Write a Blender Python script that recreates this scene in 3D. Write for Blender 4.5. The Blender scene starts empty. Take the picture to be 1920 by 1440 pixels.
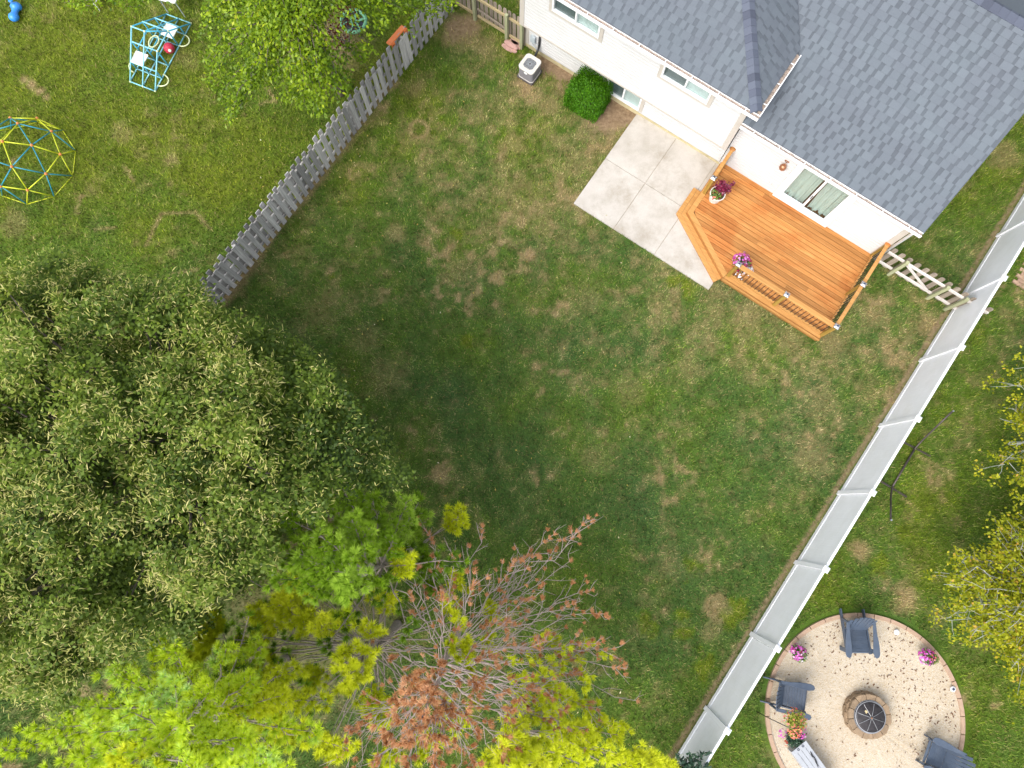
import bpy, math, random
import numpy as np
from mathutils import Vector, Matrix

random.seed(7)
rng = np.random.default_rng(11)
sc = bpy.context.scene
col = sc.collection

# ------------------------------------------------------------------ camera
CAM_H = 20.0
FPX, NADIR = 1331.0, 940.0            # focal length in pixels of the 1920 px frame, nadir row
TILT = math.atan((NADIR - 720) / FPX)
cam_d = bpy.data.cameras.new("camera")
cam_d.sensor_width = 36.0
cam_d.lens = FPX / 1920 * 36.0
cam_d.clip_end = 500
cam = bpy.data.objects.new("camera", cam_d)
cam.location = (0, 0, CAM_H)
cam.rotation_euler = (TILT, 0, 0)
col.objects.link(cam)
sc.camera = cam

# ------------------------------------------------------------------ light
SUN_DIR = Vector((-0.74, -0.67, 0.0)).normalized()      # where the sun stands, seen from above
SUN_EL = math.radians(50)
world = bpy.data.worlds.new("World")
sc.world = world
world.use_nodes = True
wn = world.node_tree
bg = wn.nodes["Background"]
sky = wn.nodes.new("ShaderNodeTexSky")
sky.sky_type = 'NISHITA'
sky.sun_disc = False
sky.sun_elevation = SUN_EL
sky.sun_rotation = math.atan2(SUN_DIR.x, SUN_DIR.y)
sky.altitude = 200
sky.air_density = 1.0
sky.dust_density = 3.0
sky.ozone_density = 0.6
veil = wn.nodes.new("ShaderNodeHueSaturation")        # thin high cloud takes most of the blue out of the sky
veil.inputs['Saturation'].default_value = 0.35
wn.links.new(sky.outputs[0], veil.inputs['Color'])
wn.links.new(veil.outputs[0], bg.inputs[0])
bg.inputs[1].default_value = 0.15
sun_d = bpy.data.lights.new("sun", 'SUN')
sun_d.energy = 0.72
sun_d.angle = math.radians(36)
sun_d.color = (1.0, 0.95, 0.87)
sun = bpy.data.objects.new("sun", sun_d)
to_sun = Vector((SUN_DIR.x * math.cos(SUN_EL), SUN_DIR.y * math.cos(SUN_EL), math.sin(SUN_EL)))
sun.rotation_euler = to_sun.to_track_quat('Z', 'Y').to_euler()
sun.location = to_sun * 60
col.objects.link(sun)
sc.view_settings.view_transform = 'Standard'
sc.view_settings.look = 'None'
sc.view_settings.gamma = 1.0
sc.view_settings.use_curve_mapping = False
sc.view_settings.exposure = 1.42
sc.render.engine = 'CYCLES'
sc.cycles.max_bounces = 6
sc.cycles.transparent_max_bounces = 8

# ------------------------------------------------------------------ measuring
_c, _s = math.cos(TILT), math.sin(TILT)


def P(px, py, z=0.0):
    """world point at height z seen at a pixel of the 1920x1440 photograph"""
    u, v = (px - 960) / FPX, (py - 720) / FPX
    d = (u, _s - v * _c, -_c - v * _s)
    k = (CAM_H - z) / (-d[2])
    return Vector((d[0] * k, d[1] * k, z))


TH = math.radians(-34.3)                # direction of the back wall of the house
U = Vector((math.cos(TH), math.sin(TH), 0))
N = Vector((math.sin(TH), -math.cos(TH), 0))
O = P(1194.6, 213.7)


def HW(a, b, z=0.0):
    """house frame (a along the wall, b out into the yard) to world"""
    return O + U * a + N * b + Vector((0, 0, z))


def HB(px, py, z=0.0):
    d = P(px, py, z) - O
    return d.dot(U), d.dot(N)


# ------------------------------------------------------------------ object helpers
def tag(o, label=None, cat=None, group=None, kind=None):
    if label: o['label'] = label
    if cat: o['category'] = cat
    if group: o['group'] = group
    if kind: o['kind'] = kind
    return o


def thing(name, label, cat, loc=(0, 0, 0), rz=0.0, group=None):
    o = bpy.data.objects.new(name, None)
    o.empty_display_size = 0.2
    o.location = loc
    o.rotation_euler = (0, 0, rz)
    col.objects.link(o)
    return tag(o, label, cat, group)


def link(name, me, parent=None, loc=None, rot=None, label=None, kind=None):
    o = bpy.data.objects.new(name, me)
    col.objects.link(o)
    if parent: o.parent = parent
    if loc is not None: o.location = loc
    if rot is not None: o.rotation_euler = rot
    return tag(o, label, None, None, kind)


def copy_tree(o, parent=None):
    c = o.copy()
    col.objects.link(c)
    if parent: c.parent = parent
    for ch in list(o.children):
        copy_tree(ch, c)
    return c


class MB:
    """collects faces; build() links them as one mesh object"""

    def __init__(self):
        self.v, self.f, self.t = [], [], []

    def add(self, vs, fs, tone=0.0):
        n = len(self.v)
        self.v += [tuple(p) for p in vs]
        self.f += [tuple(i + n for i in f) for f in fs]
        self.t += [tone] * len(fs)
        return self

    def box(self, c, s, rz=0.0, m=None, tone=0.0):
        x, y, z = s[0] / 2, s[1] / 2, s[2] / 2
        pts = [Vector((i * x, j * y, k * z)) for k in (-1, 1) for j in (-1, 1) for i in (-1, 1)]
        if m is None: m = Matrix.Rotation(rz, 3, 'Z')
        pts = [m @ p + Vector(c) for p in pts]
        return self.add(pts, [(0, 2, 3, 1), (4, 5, 7, 6), (0, 1, 5, 4), (2, 6, 7, 3), (0, 4, 6, 2), (1, 3, 7, 5)], tone)

    def bar(self, p0, p1, w, h, up=(0, 0, 1), tone=0.0):
        p0, p1 = Vector(p0), Vector(p1)
        d = (p1 - p0)
        L = d.length
        d.normalize()
        up = Vector(up)
        s = d.cross(up)
        if s.length < 1e-4: s = d.cross(Vector((1, 0, 0)))
        s.normalize()
        t = s.cross(d)
        m = Matrix((d, s, t)).transposed()
        return self.box((p0 + p1) / 2, (L, w, h), m=m, tone=tone)

    def tube(self, pts, r, seg=8, tone=0.0, cap=True):
        pts = [Vector(p) for p in pts]
        rs = r if isinstance(r, (list, tuple)) else [r] * len(pts)
        vs, fs = [], []
        ref = None
        for i, p in enumerate(pts):
            a = pts[max(i - 1, 0)]
            b = pts[min(i + 1, len(pts) - 1)]
            d = (b - a).normalized()
            if ref is None or abs(ref.dot(d)) > .97:
                ref = Vector((0, 0, 1)) if abs(d.z) < .9 else Vector((1, 0, 0))
            s = d.cross(ref).normalized()
            t = s.cross(d)
            for k in range(seg):
                an = 2 * math.pi * k / seg
                vs.append(p + (s * math.cos(an) + t * math.sin(an)) * rs[i])
        for i in range(len(pts) - 1):
            for k in range(seg):
                k2 = (k + 1) % seg
                fs.append((i * seg + k, i * seg + k2, (i + 1) * seg + k2, (i + 1) * seg + k))
        if cap:
            fs.append(tuple(range(seg))[::-1])
            fs.append(tuple((len(pts) - 1) * seg + k for k in range(seg)))
        return self.add(vs, fs, tone)

    def lathe(self, prof, c=(0, 0, 0), seg=20, tone=0.0):
        c = Vector(c)
        vs, fs = [], []
        for (r, z) in prof:
            for k in range(seg):
                an = 2 * math.pi * k / seg
                vs.append(c + Vector((r * math.cos(an), r * math.sin(an), z)))
        for i in range(len(prof) - 1):
            for k in range(seg):
                k2 = (k + 1) % seg
                fs.append((i * seg + k, i * seg + k2, (i + 1) * seg + k2, (i + 1) * seg + k))
        return self.add(vs, fs, tone)

    def prism(self, poly, z0, z1, tone=0.0):
        """poly counter-clockwise in xy"""
        ar = sum(poly[i][0] * poly[(i + 1) % len(poly)][1] - poly[(i + 1) % len(poly)][0] * poly[i][1] for i in range(len(poly)))
        if ar < 0: poly = poly[::-1]
        n = len(poly)
        vs = [(p[0], p[1], z0) for p in poly] + [(p[0], p[1], z1) for p in poly]
        fs = [tuple(range(n))[::-1], tuple(range(n, 2 * n))]
        fs += [(i, (i + 1) % n, n + (i + 1) % n, n + i) for i in range(n)]
        return self.add(vs, fs, tone)

    def sphere(self, c, r, seg=14, rings=9, sq=(1, 1, 1), tone=0.0):
        vs, fs = [], []
        for i in range(rings + 1):
            ph = math.pi * i / rings
            for k in range(seg):
                an = 2 * math.pi * k / seg
                vs.append((c[0] + r * sq[0] * math.sin(ph) * math.cos(an), c[1] + r * sq[1] * math.sin(ph) * math.sin(an), c[2] - r * sq[2] * math.cos(ph)))
        for i in range(rings):
            for k in range(seg):
                k2 = (k + 1) % seg
                fs.append((i * seg + k, i * seg + k2, (i + 1) * seg + k2, (i + 1) * seg + k))
        return self.add(vs, fs, tone)

    def mesh(self, name, m, smooth=False, bevel=0.0):
        me = bpy.data.meshes.new(name)
        me.from_pydata(self.v, [], self.f)
        if any(self.t):
            at = me.attributes.new("tone", 'FLOAT', 'FACE')
            at.data.foreach_set("value", np.array(self.t, dtype=np.float32))
        me.materials.append(m)
        if smooth:
            me.polygons.foreach_set("use_smooth", [True] * len(me.polygons))
        me.update()
        return me

    def build(self, name, m, parent=None, loc=None, smooth=False, label=None, kind=None, bevel=0.0):
        o = link(name, self.mesh(name, m, smooth), parent, loc, None, label, kind)
        if bevel:
            b = o.modifiers.new("edge", 'BEVEL')
            b.width = bevel
            b.segments = 2
            b.limit_method = 'ANGLE'
        return o


def np_mesh(name, verts, faces, m, tone=None, smooth=False, extra=None):
    """verts (n,3), faces (m,k) arrays"""
    me = bpy.data.meshes.new(name)
    nv, (nf, k) = len(verts), faces.shape
    me.vertices.add(nv)
    me.vertices.foreach_set("co", np.ascontiguousarray(verts, dtype=np.float32).ravel())
    me.loops.add(nf * k)
    me.loops.foreach_set("vertex_index", np.ascontiguousarray(faces, dtype=np.int32).ravel())
    me.polygons.add(nf)
    me.polygons.foreach_set("loop_start", np.arange(0, nf * k, k, dtype=np.int32))
    me.polygons.foreach_set("loop_total", np.full(nf, k, dtype=np.int32))
    if smooth:
        me.polygons.foreach_set("use_smooth", np.ones(nf, dtype=bool))
    if tone is not None:
        at = me.attributes.new("tone", 'FLOAT', 'FACE' if len(tone) == nf else 'POINT')
        at.data.foreach_set("value", np.asarray(tone, dtype=np.float32))
    for key, arr in (extra or {}).items():
        at = me.attributes.new(key, 'FLOAT', 'FACE' if len(arr) == nf else 'POINT')
        at.data.foreach_set("value", np.asarray(arr, dtype=np.float32))
    me.materials.append(m)
    me.update(calc_edges=True)
    return me


# ------------------------------------------------------------------ materials
def _nodes(name):
    m = bpy.data.materials.new(name)
    m.use_nodes = True
    nt = m.node_tree
    bs = nt.nodes["Principled BSDF"]
    return m, nt, bs


def node(nt, kind, **kw):
    n = nt.nodes.new(kind)
    for k, v in kw.items():
        if k.startswith('i_'):
            n.inputs[k[2:].replace('_', ' ')].default_value = v
        else:
            setattr(n, k, v)
    return n


def mixc(nt, fac, a, b, mode='MIX'):
    n = nt.nodes.new("ShaderNodeMix")
    n.data_type = 'RGBA'
    n.blend_type = mode
    for sock, val in ((n.inputs[0], fac), (n.inputs[6], a), (n.inputs[7], b)):
        if isinstance(val, (int, float)):
            sock.default_value = val
        elif isinstance(val, (tuple, list)):
            sock.default_value = tuple(val) + ((1,) if len(val) == 3 else ())
        else:
            nt.links.new(val, sock)
    return n.outputs[2]


def math_n(nt, op, a, b=None, clamp=False):
    n = nt.nodes.new("ShaderNodeMath")
    n.operation = op
    n.use_clamp = clamp
    for i, val in enumerate((a, b)):
        if val is None: continue
        if isinstance(val, (int, float)):
            n.inputs[i].default_value = val
        else:
            nt.links.new(val, n.inputs[i])
    return n.outputs[0]


def ramp(nt, fac, stops):
    n = nt.nodes.new("ShaderNodeValToRGB")
    el = n.color_ramp.elements
    while len(el) < len(stops): el.new(0.5)
    for e, (p, c) in zip(el, stops):
        e.position = p
        e.color = tuple(c) + ((1,) if len(c) == 3 else ())
    nt.links.new(fac, n.inputs[0])
    return n.outputs[0]


def pos(nt, scale=(1, 1, 1), rz=0.0, rand=False):
    g = nt.nodes.new("ShaderNodeNewGeometry")
    mp = nt.nodes.new("ShaderNodeMapping")
    mp.vector_type = 'TEXTURE' if rz else 'POINT'
    if rz:
        mp.inputs['Rotation'].default_value = (0, 0, rz)
        nt.links.new(g.outputs['Position'], mp.inputs[0])
        m2 = nt.nodes.new("ShaderNodeMapping")
        m2.inputs['Scale'].default_value = scale
        nt.links.new(mp.outputs[0], m2.inputs[0])
        mp = m2
    else:
        mp.inputs['Scale'].default_value = scale
        nt.links.new(g.outputs['Position'], mp.inputs[0])
    out = mp.outputs[0]
    if rand:
        oi = nt.nodes.new("ShaderNodeObjectInfo")
        sc_ = nt.nodes.new("ShaderNodeVectorMath")
        sc_.operation = 'ADD'
        k = math_n(nt, 'MULTIPLY', oi.outputs['Random'], 37.0)
        nt.links.new(out, sc_.inputs[0])
        nt.links.new(k, sc_.inputs[1])
        out = sc_.outputs[0]
    return out


def noise(nt, vec, scale, detail=4.0, rough=0.6):
    n = nt.nodes.new("ShaderNodeTexNoise")
    n.inputs['Scale'].default_value = scale
    n.inputs['Detail'].default_value = detail
    n.inputs['Roughness'].default_value = rough
    nt.links.new(vec, n.inputs['Vector'])
    return n.outputs['Fac']


def bump(nt, bs, h, dist=0.01, strength=0.5):
    b = nt.nodes.new("ShaderNodeBump")
    b.inputs['Distance'].default_value = dist
    b.inputs['Strength'].default_value = strength
    nt.links.new(h, b.inputs['Height'])
    nt.links.new(b.outputs[0], bs.inputs['Normal'])


def surf(name, c, rough=0.6, metal=0.0, var=0.12, scale=6.0, dirt=None, dirt_amt=0.0, obj_var=0.0, bmp=0.0, spec=0.5):
    m, nt, bs = _nodes(name)
    v = pos(nt)
    n1 = noise(nt, v, scale, 5)
    c2 = tuple(min(1, x * (1 + var)) for x in c)
    c1 = tuple(x * (1 - var) for x in c)
    out = ramp(nt, n1, [(0.3, c1), (0.7, c2)])
    if dirt:
        n2 = noise(nt, v, scale * .35, 6, .7)
        f = math_n(nt, 'MULTIPLY', ramp(nt, n2, [(0.45, (0, 0, 0)), (0.72, (1, 1, 1))]), dirt_amt)
        out = mixc(nt, f, out, dirt)
    if obj_var:
        oi = nt.nodes.new("ShaderNodeObjectInfo")
        k = math_n(nt, 'MULTIPLY_ADD', oi.outputs['Random'], 2 * obj_var)
        nt.nodes[-1].inputs[2].default_value = 1 - obj_var
        hs = nt.nodes.new("ShaderNodeHueSaturation")
        nt.links.new(k, hs.inputs['Value'])
        nt.links.new(out, hs.inputs['Color'])
        out = hs.outputs[0]
    nt.links.new(out, bs.inputs['Base Color'])
    bs.inputs['Roughness'].default_value = rough
    bs.inputs['Metallic'].default_value = metal
    bs.inputs['Specular IOR Level'].default_value = spec
    if bmp:
        bump(nt, bs, noise(nt, v, scale * 6, 4), bmp, .6)
    return m


def wood(name, dark, mid, light, rz=0.0, grain=(1.2, 38, 38), rough=0.65, obj_var=0.16, vertical=False, patch=None):
    m, nt, bs = _nodes(name)
    sc_ = grain if not vertical else (grain[1], grain[1], grain[0])
    v = pos(nt, sc_, rz if not vertical else 0.0, True)
    n1 = noise(nt, v, 1.0, 5, .65)
    out = ramp(nt, n1, [(0.25, dark), (0.5, mid), (0.75, light)])
    oi = nt.nodes.new("ShaderNodeObjectInfo")
    k = nt.nodes.new("ShaderNodeMapRange")
    k.inputs['To Min'].default_value = 1 - obj_var
    k.inputs['To Max'].default_value = 1 + obj_var
    nt.links.new(oi.outputs['Random'], k.inputs['Value'])
    hs = nt.nodes.new("ShaderNodeHueSaturation")
    nt.links.new(k.outputs[0], hs.inputs['Value'])
    nt.links.new(out, hs.inputs['Color'])
    out = hs.outputs[0]
    if patch:
        n2 = noise(nt, pos(nt), .9, 4, .6)
        out = mixc(nt, ramp(nt, n2, [(.46, (0, 0, 0)), (.6, (1, 1, 1))]), out, patch, 'MULTIPLY')
    nt.links.new(out, bs.inputs['Base Color'])
    bs.inputs['Roughness'].default_value = rough
    bs.inputs['Specular IOR Level'].default_value = .25
    bump(nt, bs, n1, .004, .5)
    return m


def foliage(name, stops, trans=0.35, rough=0.5, gloss=0.05):
    """leaf colour by the leaf's own 'tone' attribute"""
    m = bpy.data.materials.new(name)
    m.use_nodes = True
    nt = m.node_tree
    nt.nodes.clear()
    at = node(nt, "ShaderNodeAttribute", attribute_name="tone")
    c = ramp(nt, at.outputs['Fac'], stops)
    d = nt.nodes.new("ShaderNodeBsdfDiffuse")
    t = nt.nodes.new("ShaderNodeBsdfTranslucent")
    g = nt.nodes.new("ShaderNodeBsdfGlossy")
    g.inputs['Roughness'].default_value = rough
    g.inputs['Color'].default_value = (1, 1, 1, 1)
    nt.links.new(c, d.inputs['Color'])
    nt.links.new(c, t.inputs['Color'])
    mx = nt.nodes.new("ShaderNodeMixShader")
    mx.inputs[0].default_value = trans
    nt.links.new(d.outputs[0], mx.inputs[1])
    nt.links.new(t.outputs[0], mx.inputs[2])
    m2 = nt.nodes.new("ShaderNodeMixShader")
    m2.inputs[0].default_value = gloss
    nt.links.new(mx.outputs[0], m2.inputs[1])
    nt.links.new(g.outputs[0], m2.inputs[2])
    o = nt.nodes.new("ShaderNodeOutputMaterial")
    nt.links.new(m2.outputs[0], o.inputs[0])
    return m


def glass(name, tint=(.9, .95, .95), refl=.1):
    m = bpy.data.materials.new(name)
    m.use_nodes = True
    nt = m.node_tree
    nt.nodes.clear()
    tr = nt.nodes.new("ShaderNodeBsdfTransparent")
    tr.inputs[0].default_value = tint + (1,)
    g = nt.nodes.new("ShaderNodeBsdfGlossy")
    g.inputs['Roughness'].default_value = .02
    mx = nt.nodes.new("ShaderNodeMixShader")
    mx.inputs[0].default_value = refl
    nt.links.new(tr.outputs[0], mx.inputs[1])
    nt.links.new(g.outputs[0], mx.inputs[2])
    o = nt.nodes.new("ShaderNodeOutputMaterial")
    nt.links.new(mx.outputs[0], o.inputs[0])
    return m


M = {}
M['vinyl'] = surf("white_vinyl", (.83, .84, .88), .4, var=.03, scale=3, dirt=(.60, .60, .54), dirt_amt=.25)
M['siding'] = surf("white_siding", (.58, .575, .57), .5, var=.02, scale=2, dirt=(.43, .42, .405), dirt_amt=.3)
M['trim'] = surf("almond_trim", (.50, .46, .41), .5, var=.04, scale=3)
M['white_trim'] = surf("white_trim", (.82, .82, .82), .35, var=.02)
M['foundation'] = surf("yellow_foundation", (.50, .43, .25), .85, var=.18, scale=4, dirt=(.30, .27, .17), dirt_amt=.6, bmp=.01)
M['debris'] = surf("gutter_debris", (.36, .29, .24), .9, var=.35, scale=30, dirt=(.13, .10, .08), dirt_amt=.7)
M['screen'] = surf("window_screen", (.13, .15, .155), .7, var=.1)
M['blind'] = surf("window_blind", (.62, .64, .62), .7, var=.05)
M['room'] = surf("room_floor", (.17, .10, .06), .7, var=.3)
M['curtain'] = surf("curtain_fabric", (.52, .58, .53), .9, var=.05, scale=4)
M['glass'] = glass("window_glass", refl=.07)
M['black_metal'] = surf("black_metal", (.02, .02, .022), .45, var=.2)
M['dark_steel'] = surf("dark_steel", (.07, .055, .05), .4, .3, var=.2)
M['copper'] = surf("copper_lamp", (.42, .20, .11), .35, .6, var=.15)
M['silver'] = surf("silver_cap", (.55, .56, .60), .25, .8, var=.1)
M['lamp_grey'] = surf("solar_panel", (.05, .06, .09), .2, 0, var=.1)
M['deck'] = wood("deck_boards", (.32, .135, .036), (.46, .205, .060), (.57, .285, .10), TH, (1.1, 26, 26), .6, .24, patch=(.90, .74, .66))
M['deck_dark'] = wood("deck_frame_wood", (.26, .11, .03), (.36, .16, .045), (.45, .21, .07), TH, (1.1, 26, 26), .55, .1)
M['deck_step'] = wood("deck_step_wood", (.36, .17, .05), (.47, .24, .075), (.56, .31, .11), TH, (1.4, 22, 22), .55, .08)
M['deck_green'] = wood("deck_post_wood", (.25, .15, .03), (.34, .21, .045), (.42, .27, .07), TH, (24, 24, 1.4), .55, .08)
M['grey_wood'] = wood("weathered_wood", (.24, .23, .22), (.40, .385, .37), (.58, .56, .54), 0, (1.4, 40, 40), .85, .38, vertical=True)
M['brown_wood'] = wood("weathered_brown_wood", (.16, .13, .10), (.26, .215, .17), (.36, .31, .25), 0, (1.4, 40, 40), .85, .22, vertical=True)
M['rail_wood'] = wood("pale_rail_wood", (.34, .27, .15), (.45, .36, .20), (.52, .43, .26), TH, (1.4, 40, 40), .85, .1)
M['white_rail'] = wood("bleached_rail_wood", (.50, .46, .42), (.62, .58, .54), (.70, .67, .63), TH, (1.4, 30, 30), .8, .08)
M['treated'] = wood("treated_post_wood", (.26, .28, .15), (.36, .37, .22), (.43, .43, .28), 0, (1.4, 30, 30), .85, .1, vertical=True)
M['concrete'] = None


def concrete():
    m, nt, bs = _nodes("patio_concrete")
    v = pos(nt)
    n1 = noise(nt, v, 1.1, 6, .65)
    out = ramp(nt, n1, [(.30, (.38, .345, .295)), (.5, (.475, .44, .395)), (.72, (.53, .50, .455))])
    n2 = noise(nt, v, .8, 7, .75)
    out = mixc(nt, math_n(nt, 'MULTIPLY', ramp(nt, n2, [(.50, (0, 0, 0)), (.70, (1, 1, 1))]), .6), out, (.27, .225, .165))
    n3 = noise(nt, v, 60, 3)
    out = mixc(nt, .10, out, ramp(nt, n3, [(.3, (.2, .2, .2)), (.7, (1, 1, 1))]), 'OVERLAY')
    nt.links.new(out, bs.inputs['Base Color'])
    bs.inputs['Roughness'].default_value = .85
    bs.inputs['Specular IOR Level'].default_value = .2
    bump(nt, bs, n3, .003, .4)
    return m


M['concrete'] = concrete()
M['curb'] = surf("curb_concrete", (.40, .275, .19), .9, var=.12, scale=9, dirt=(.40, .27, .20), dirt_amt=.6, bmp=.01)
M['pit_block'] = surf("pit_block", (.25, .175, .108), .9, var=.2, scale=7, dirt=(.20, .15, .10), dirt_amt=.6, obj_var=.12, bmp=.015)
M['soot'] = surf("spark_screen", (.028, .024, .026), .5, .3, var=.5, scale=14)
M['ring_steel'] = surf("ring_steel", (.34, .34, .35), .4, .7, var=.2)
M['blue_resin'] = surf("slate_blue_resin", (.058, .080, .118), .5, var=.1, scale=8, dirt=(.12, .14, .17), dirt_amt=.4)
M['grey_resin'] = surf("light_grey_resin", (.36, .375, .40), .5, var=.06)
M['leaf_litter'] = surf("dry_leaves", (.14, .07, .035), .9, var=.5, scale=20)
M['white_pot'] = surf("white_pot", (.70, .68, .64), .5, var=.05)
M['soil'] = surf("potting_soil", (.05, .035, .025), .95, var=.4, scale=30)
M['ac_grey'] = surf("ac_grille", (.20, .19, .20), .5, .2, var=.1)
M['ac_cream'] = surf("ac_top", (.62, .59, .54), .5, var=.06, scale=8, dirt=(.45, .41, .35), dirt_amt=.3)
M['pad'] = surf("equipment_pad", (.43, .36, .27), .9, var=.15, scale=9)
M['dark_pad'] = surf("dark_pad", (.10, .085, .085), .8, var=.15)
M['pink_stone'] = surf("pink_stone", (.50, .30, .26), .9, var=.15, scale=9, obj_var=.08, bmp=.01)
M['elec'] = surf("grey_box", (.42, .47, .50), .5, var=.05)
M['play_blue'] = surf("blue_tube", (.07, .42, .60), .4, var=.08)
M['play_pale'] = surf("pale_blue_tube", (.24, .58, .68), .4, var=.06)
M['play_white'] = surf("white_plastic", (.74, .76, .66), .5, var=.04)
M['play_lime'] = surf("pale_lime_plastic", (.66, .72, .42), .5, var=.05)
M['dome_blue'] = surf("dome_blue", (.02, .25, .33), .4, var=.1)
M['dome_yellow'] = surf("dome_yellow", (.55, .60, .02), .4, var=.08)
M['dome_hub'] = surf("dome_hub", (.62, .22, .06), .5, var=.1)
M['ball_red'] = surf("red_rubber", (.55, .03, .07), .5, var=.12)
M['toy_blue'] = surf("blue_plastic", (.03, .22, .62), .35, var=.1)
M['orange'] = surf("orange_plastic", (.75, .20, .05), .45, var=.08)
M['swing_green'] = surf("green_webbing", (.14, .36, .20), .6, var=.15)
M['swing_mesh'] = surf("dark_mesh", (.03, .035, .05), .8, var=.2)
M['chair_grey'] = surf("grey_sling", (.07, .08, .085), .7, var=.1)
M['paver'] = surf("paver_brick", (.38, .25, .17), .9, var=.15, scale=10, obj_var=.15, bmp=.01)
M['mulch'] = surf("mulch_strip", (.15, .105, .075), .95, var=.5, scale=25)
M['solar_white'] = surf("white_disc", (.72, .73, .76), .35, var=.04)
M['bark'] = surf("bark", (.13, .105, .085), .9, var=.3, scale=14)
M['pine_bark'] = surf("pine_twig", (.25, .21, .18), .9, var=.25, scale=14)
M['dead_bark'] = surf("dead_twig", (.36, .29, .265), .9, var=.25, scale=10)
M['lichen_bark'] = surf("lichen_twig", (.42, .43, .38), .9, var=.25, scale=14)


def shingle_mat(name, base, tint):
    m, nt, bs = _nodes(name)
    at = node(nt, "ShaderNodeAttribute", attribute_name="tone")
    oi = nt.nodes.new("ShaderNodeObjectInfo")
    v = pos(nt)
    n1 = noise(nt, v, 90, 3, .7)
    n2 = noise(nt, v, 1.3, 4)
    f = math_n(nt, 'MULTIPLY_ADD', oi.outputs['Random'], .08)
    nt.nodes[-1].inputs[2].default_value = -.04
    t = math_n(nt, 'ADD', at.outputs['Fac'], f)
    t = math_n(nt, 'ADD', t, math_n(nt, 'MULTIPLY', math_n(nt, 'SUBTRACT', n1, .5), .35), False)
    out = ramp(nt, t, [(0.0, tuple(x * .45 for x in base)), (.45, base), (.75, tint), (1.0, tuple(min(1, x * 1.4) for x in tint))])
    out = mixc(nt, .25, out, ramp(nt, n2, [(.3, (.75, .72, .80)), (.7, (.9, 1, 1.0))]), 'MULTIPLY')
    nt.links.new(out, bs.inputs['Base Color'])
    bs.inputs['Roughness'].default_value = .9
    bs.inputs['Specular IOR Level'].default_value = .2
    bump(nt, bs, n1, .004, .5)
    return m


M['shingle'] = shingle_mat("roof_shingle", (.116, .131, .150), (.150, .170, .192))
M['cap'] = shingle_mat("roof_cap", (.088, .098, .130), (.125, .14, .175))

# ------------------------------------------------------------------ smooth random fields for the lawn
_lat = rng.random((8, 256, 256))


def vn(x, y, s, k):
    x, y = np.asarray(x) / s + 91.3 * (k + 1), np.asarray(y) / s + 47.7 * (k + 1)
    i, j = np.floor(x).astype(int), np.floor(y).astype(int)
    fx, fy = x - i, y - j
    fx, fy = fx * fx * (3 - 2 * fx), fy * fy * (3 - 2 * fy)
    L = _lat[k % 8]
    g = lambda a, b: L[a % 256, b % 256]
    return (g(i, j) * (1 - fx) + g(i + 1, j) * fx) * (1 - fy) + (g(i, j + 1) * (1 - fx) + g(i + 1, j + 1) * fx) * fy


def fbm(x, y, s, k, o=4, gain=.55):
    t, a, n = 0, 1, 0
    for q in range(o):
        t = t + a * vn(x, y, s / 2 ** q, k + q)
        n += a
        a *= gain
    return t / n


def sstep(e0, e1, x):
    t = np.clip((x - e0) / (e1 - e0), 0, 1)
    return t * t * (3 - 2 * t)


# fence lines on the ground
WF = [P(372, 622), P(413, 568), P(622, 294), P(737, 150), P(808, 55), P(862, -2)]
VF0, VF1 = P(1324, 1328), P(1871, 443)
VD = (VF1 - VF0).normalized()
VN = Vector((-VD.y, VD.x, 0))            # to the yard side (left)
PIT_C = P(1620, 1342)
PIT_R = 2.63


def seg_dist(x, y, a, b):
    ax, ay, bx, by = a[0], a[1], b[0], b[1]
    dx, dy = bx - ax, by - ay
    t = np.clip(((x - ax) * dx + (y - ay) * dy) / (dx * dx + dy * dy), 0, 1)
    return np.hypot(x - ax - t * dx, y - ay - t * dy)


SPOTS = [(993, 480, .28, 1.0), (1345, 1140, .35, .8), (868, 60, .8, .7), (905, 85, .6, .6), (1150, 228, .55, 1.0), (1135, 190, .5, .9), (1030, 200, .35, .6),
         (985, 165, .5, 1.0), (1000, 182, .4, .8), (740, 440, .35, .5), (860, 505, .6, .35), (1100, 560, .5, .3), (1180, 730, .5, .3), (1290, 690, .4, .4),
         (1560, 640, .5, .6), (1400, 590, .5, .6), (1480, 640, .45, .5), (1640, 590, .4, .6), (1735, 610, .35, .7), (1700, 640, .3, .5), (1520, 850, .8, .45), (1540, 760, .6, .4),
         (1690, 1110, .5, .9), (1612, 1030, .35, .8), (1705, 1125, .3, .8), (1660, 1090, .35, .6), (60, 160, .18, .9), (75, 172, .15, .9), (88, 182, .15, .8), (45, 150, .14, .8),
         (320, 300, .35, .55), (230, 250, .4, .35), (170, 360, .4, .35), (30, 420, .6, .4), (350, 110, .5, .3), (600, 590, .6, .3), (720, 700, .8, .3), (690, 640, .5, .3),
         (1110, 860, .4, .3), (1250, 1060, .5, .35), (1200, 1180, .4, .3), (1880, 290, .6, .5), (1800, 330, .5, .4), (1890, 590, .4, .4), (780, 170, .4, .5), (1330, 1180, .3, .4)]
LINES = [((275, 460), (302, 402)), ((302, 402), (366, 398)), ((366, 398), (395, 430)), ((232, 312), (252, 340)), ((310, 518), (372, 505)), ((488, 195), (515, 190)),
         ((500, 165), (518, 192)), ((1722, 855), (1778, 886)), ((1690, 932), (1720, 958)), ((180, 430), (215, 428))]


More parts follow.
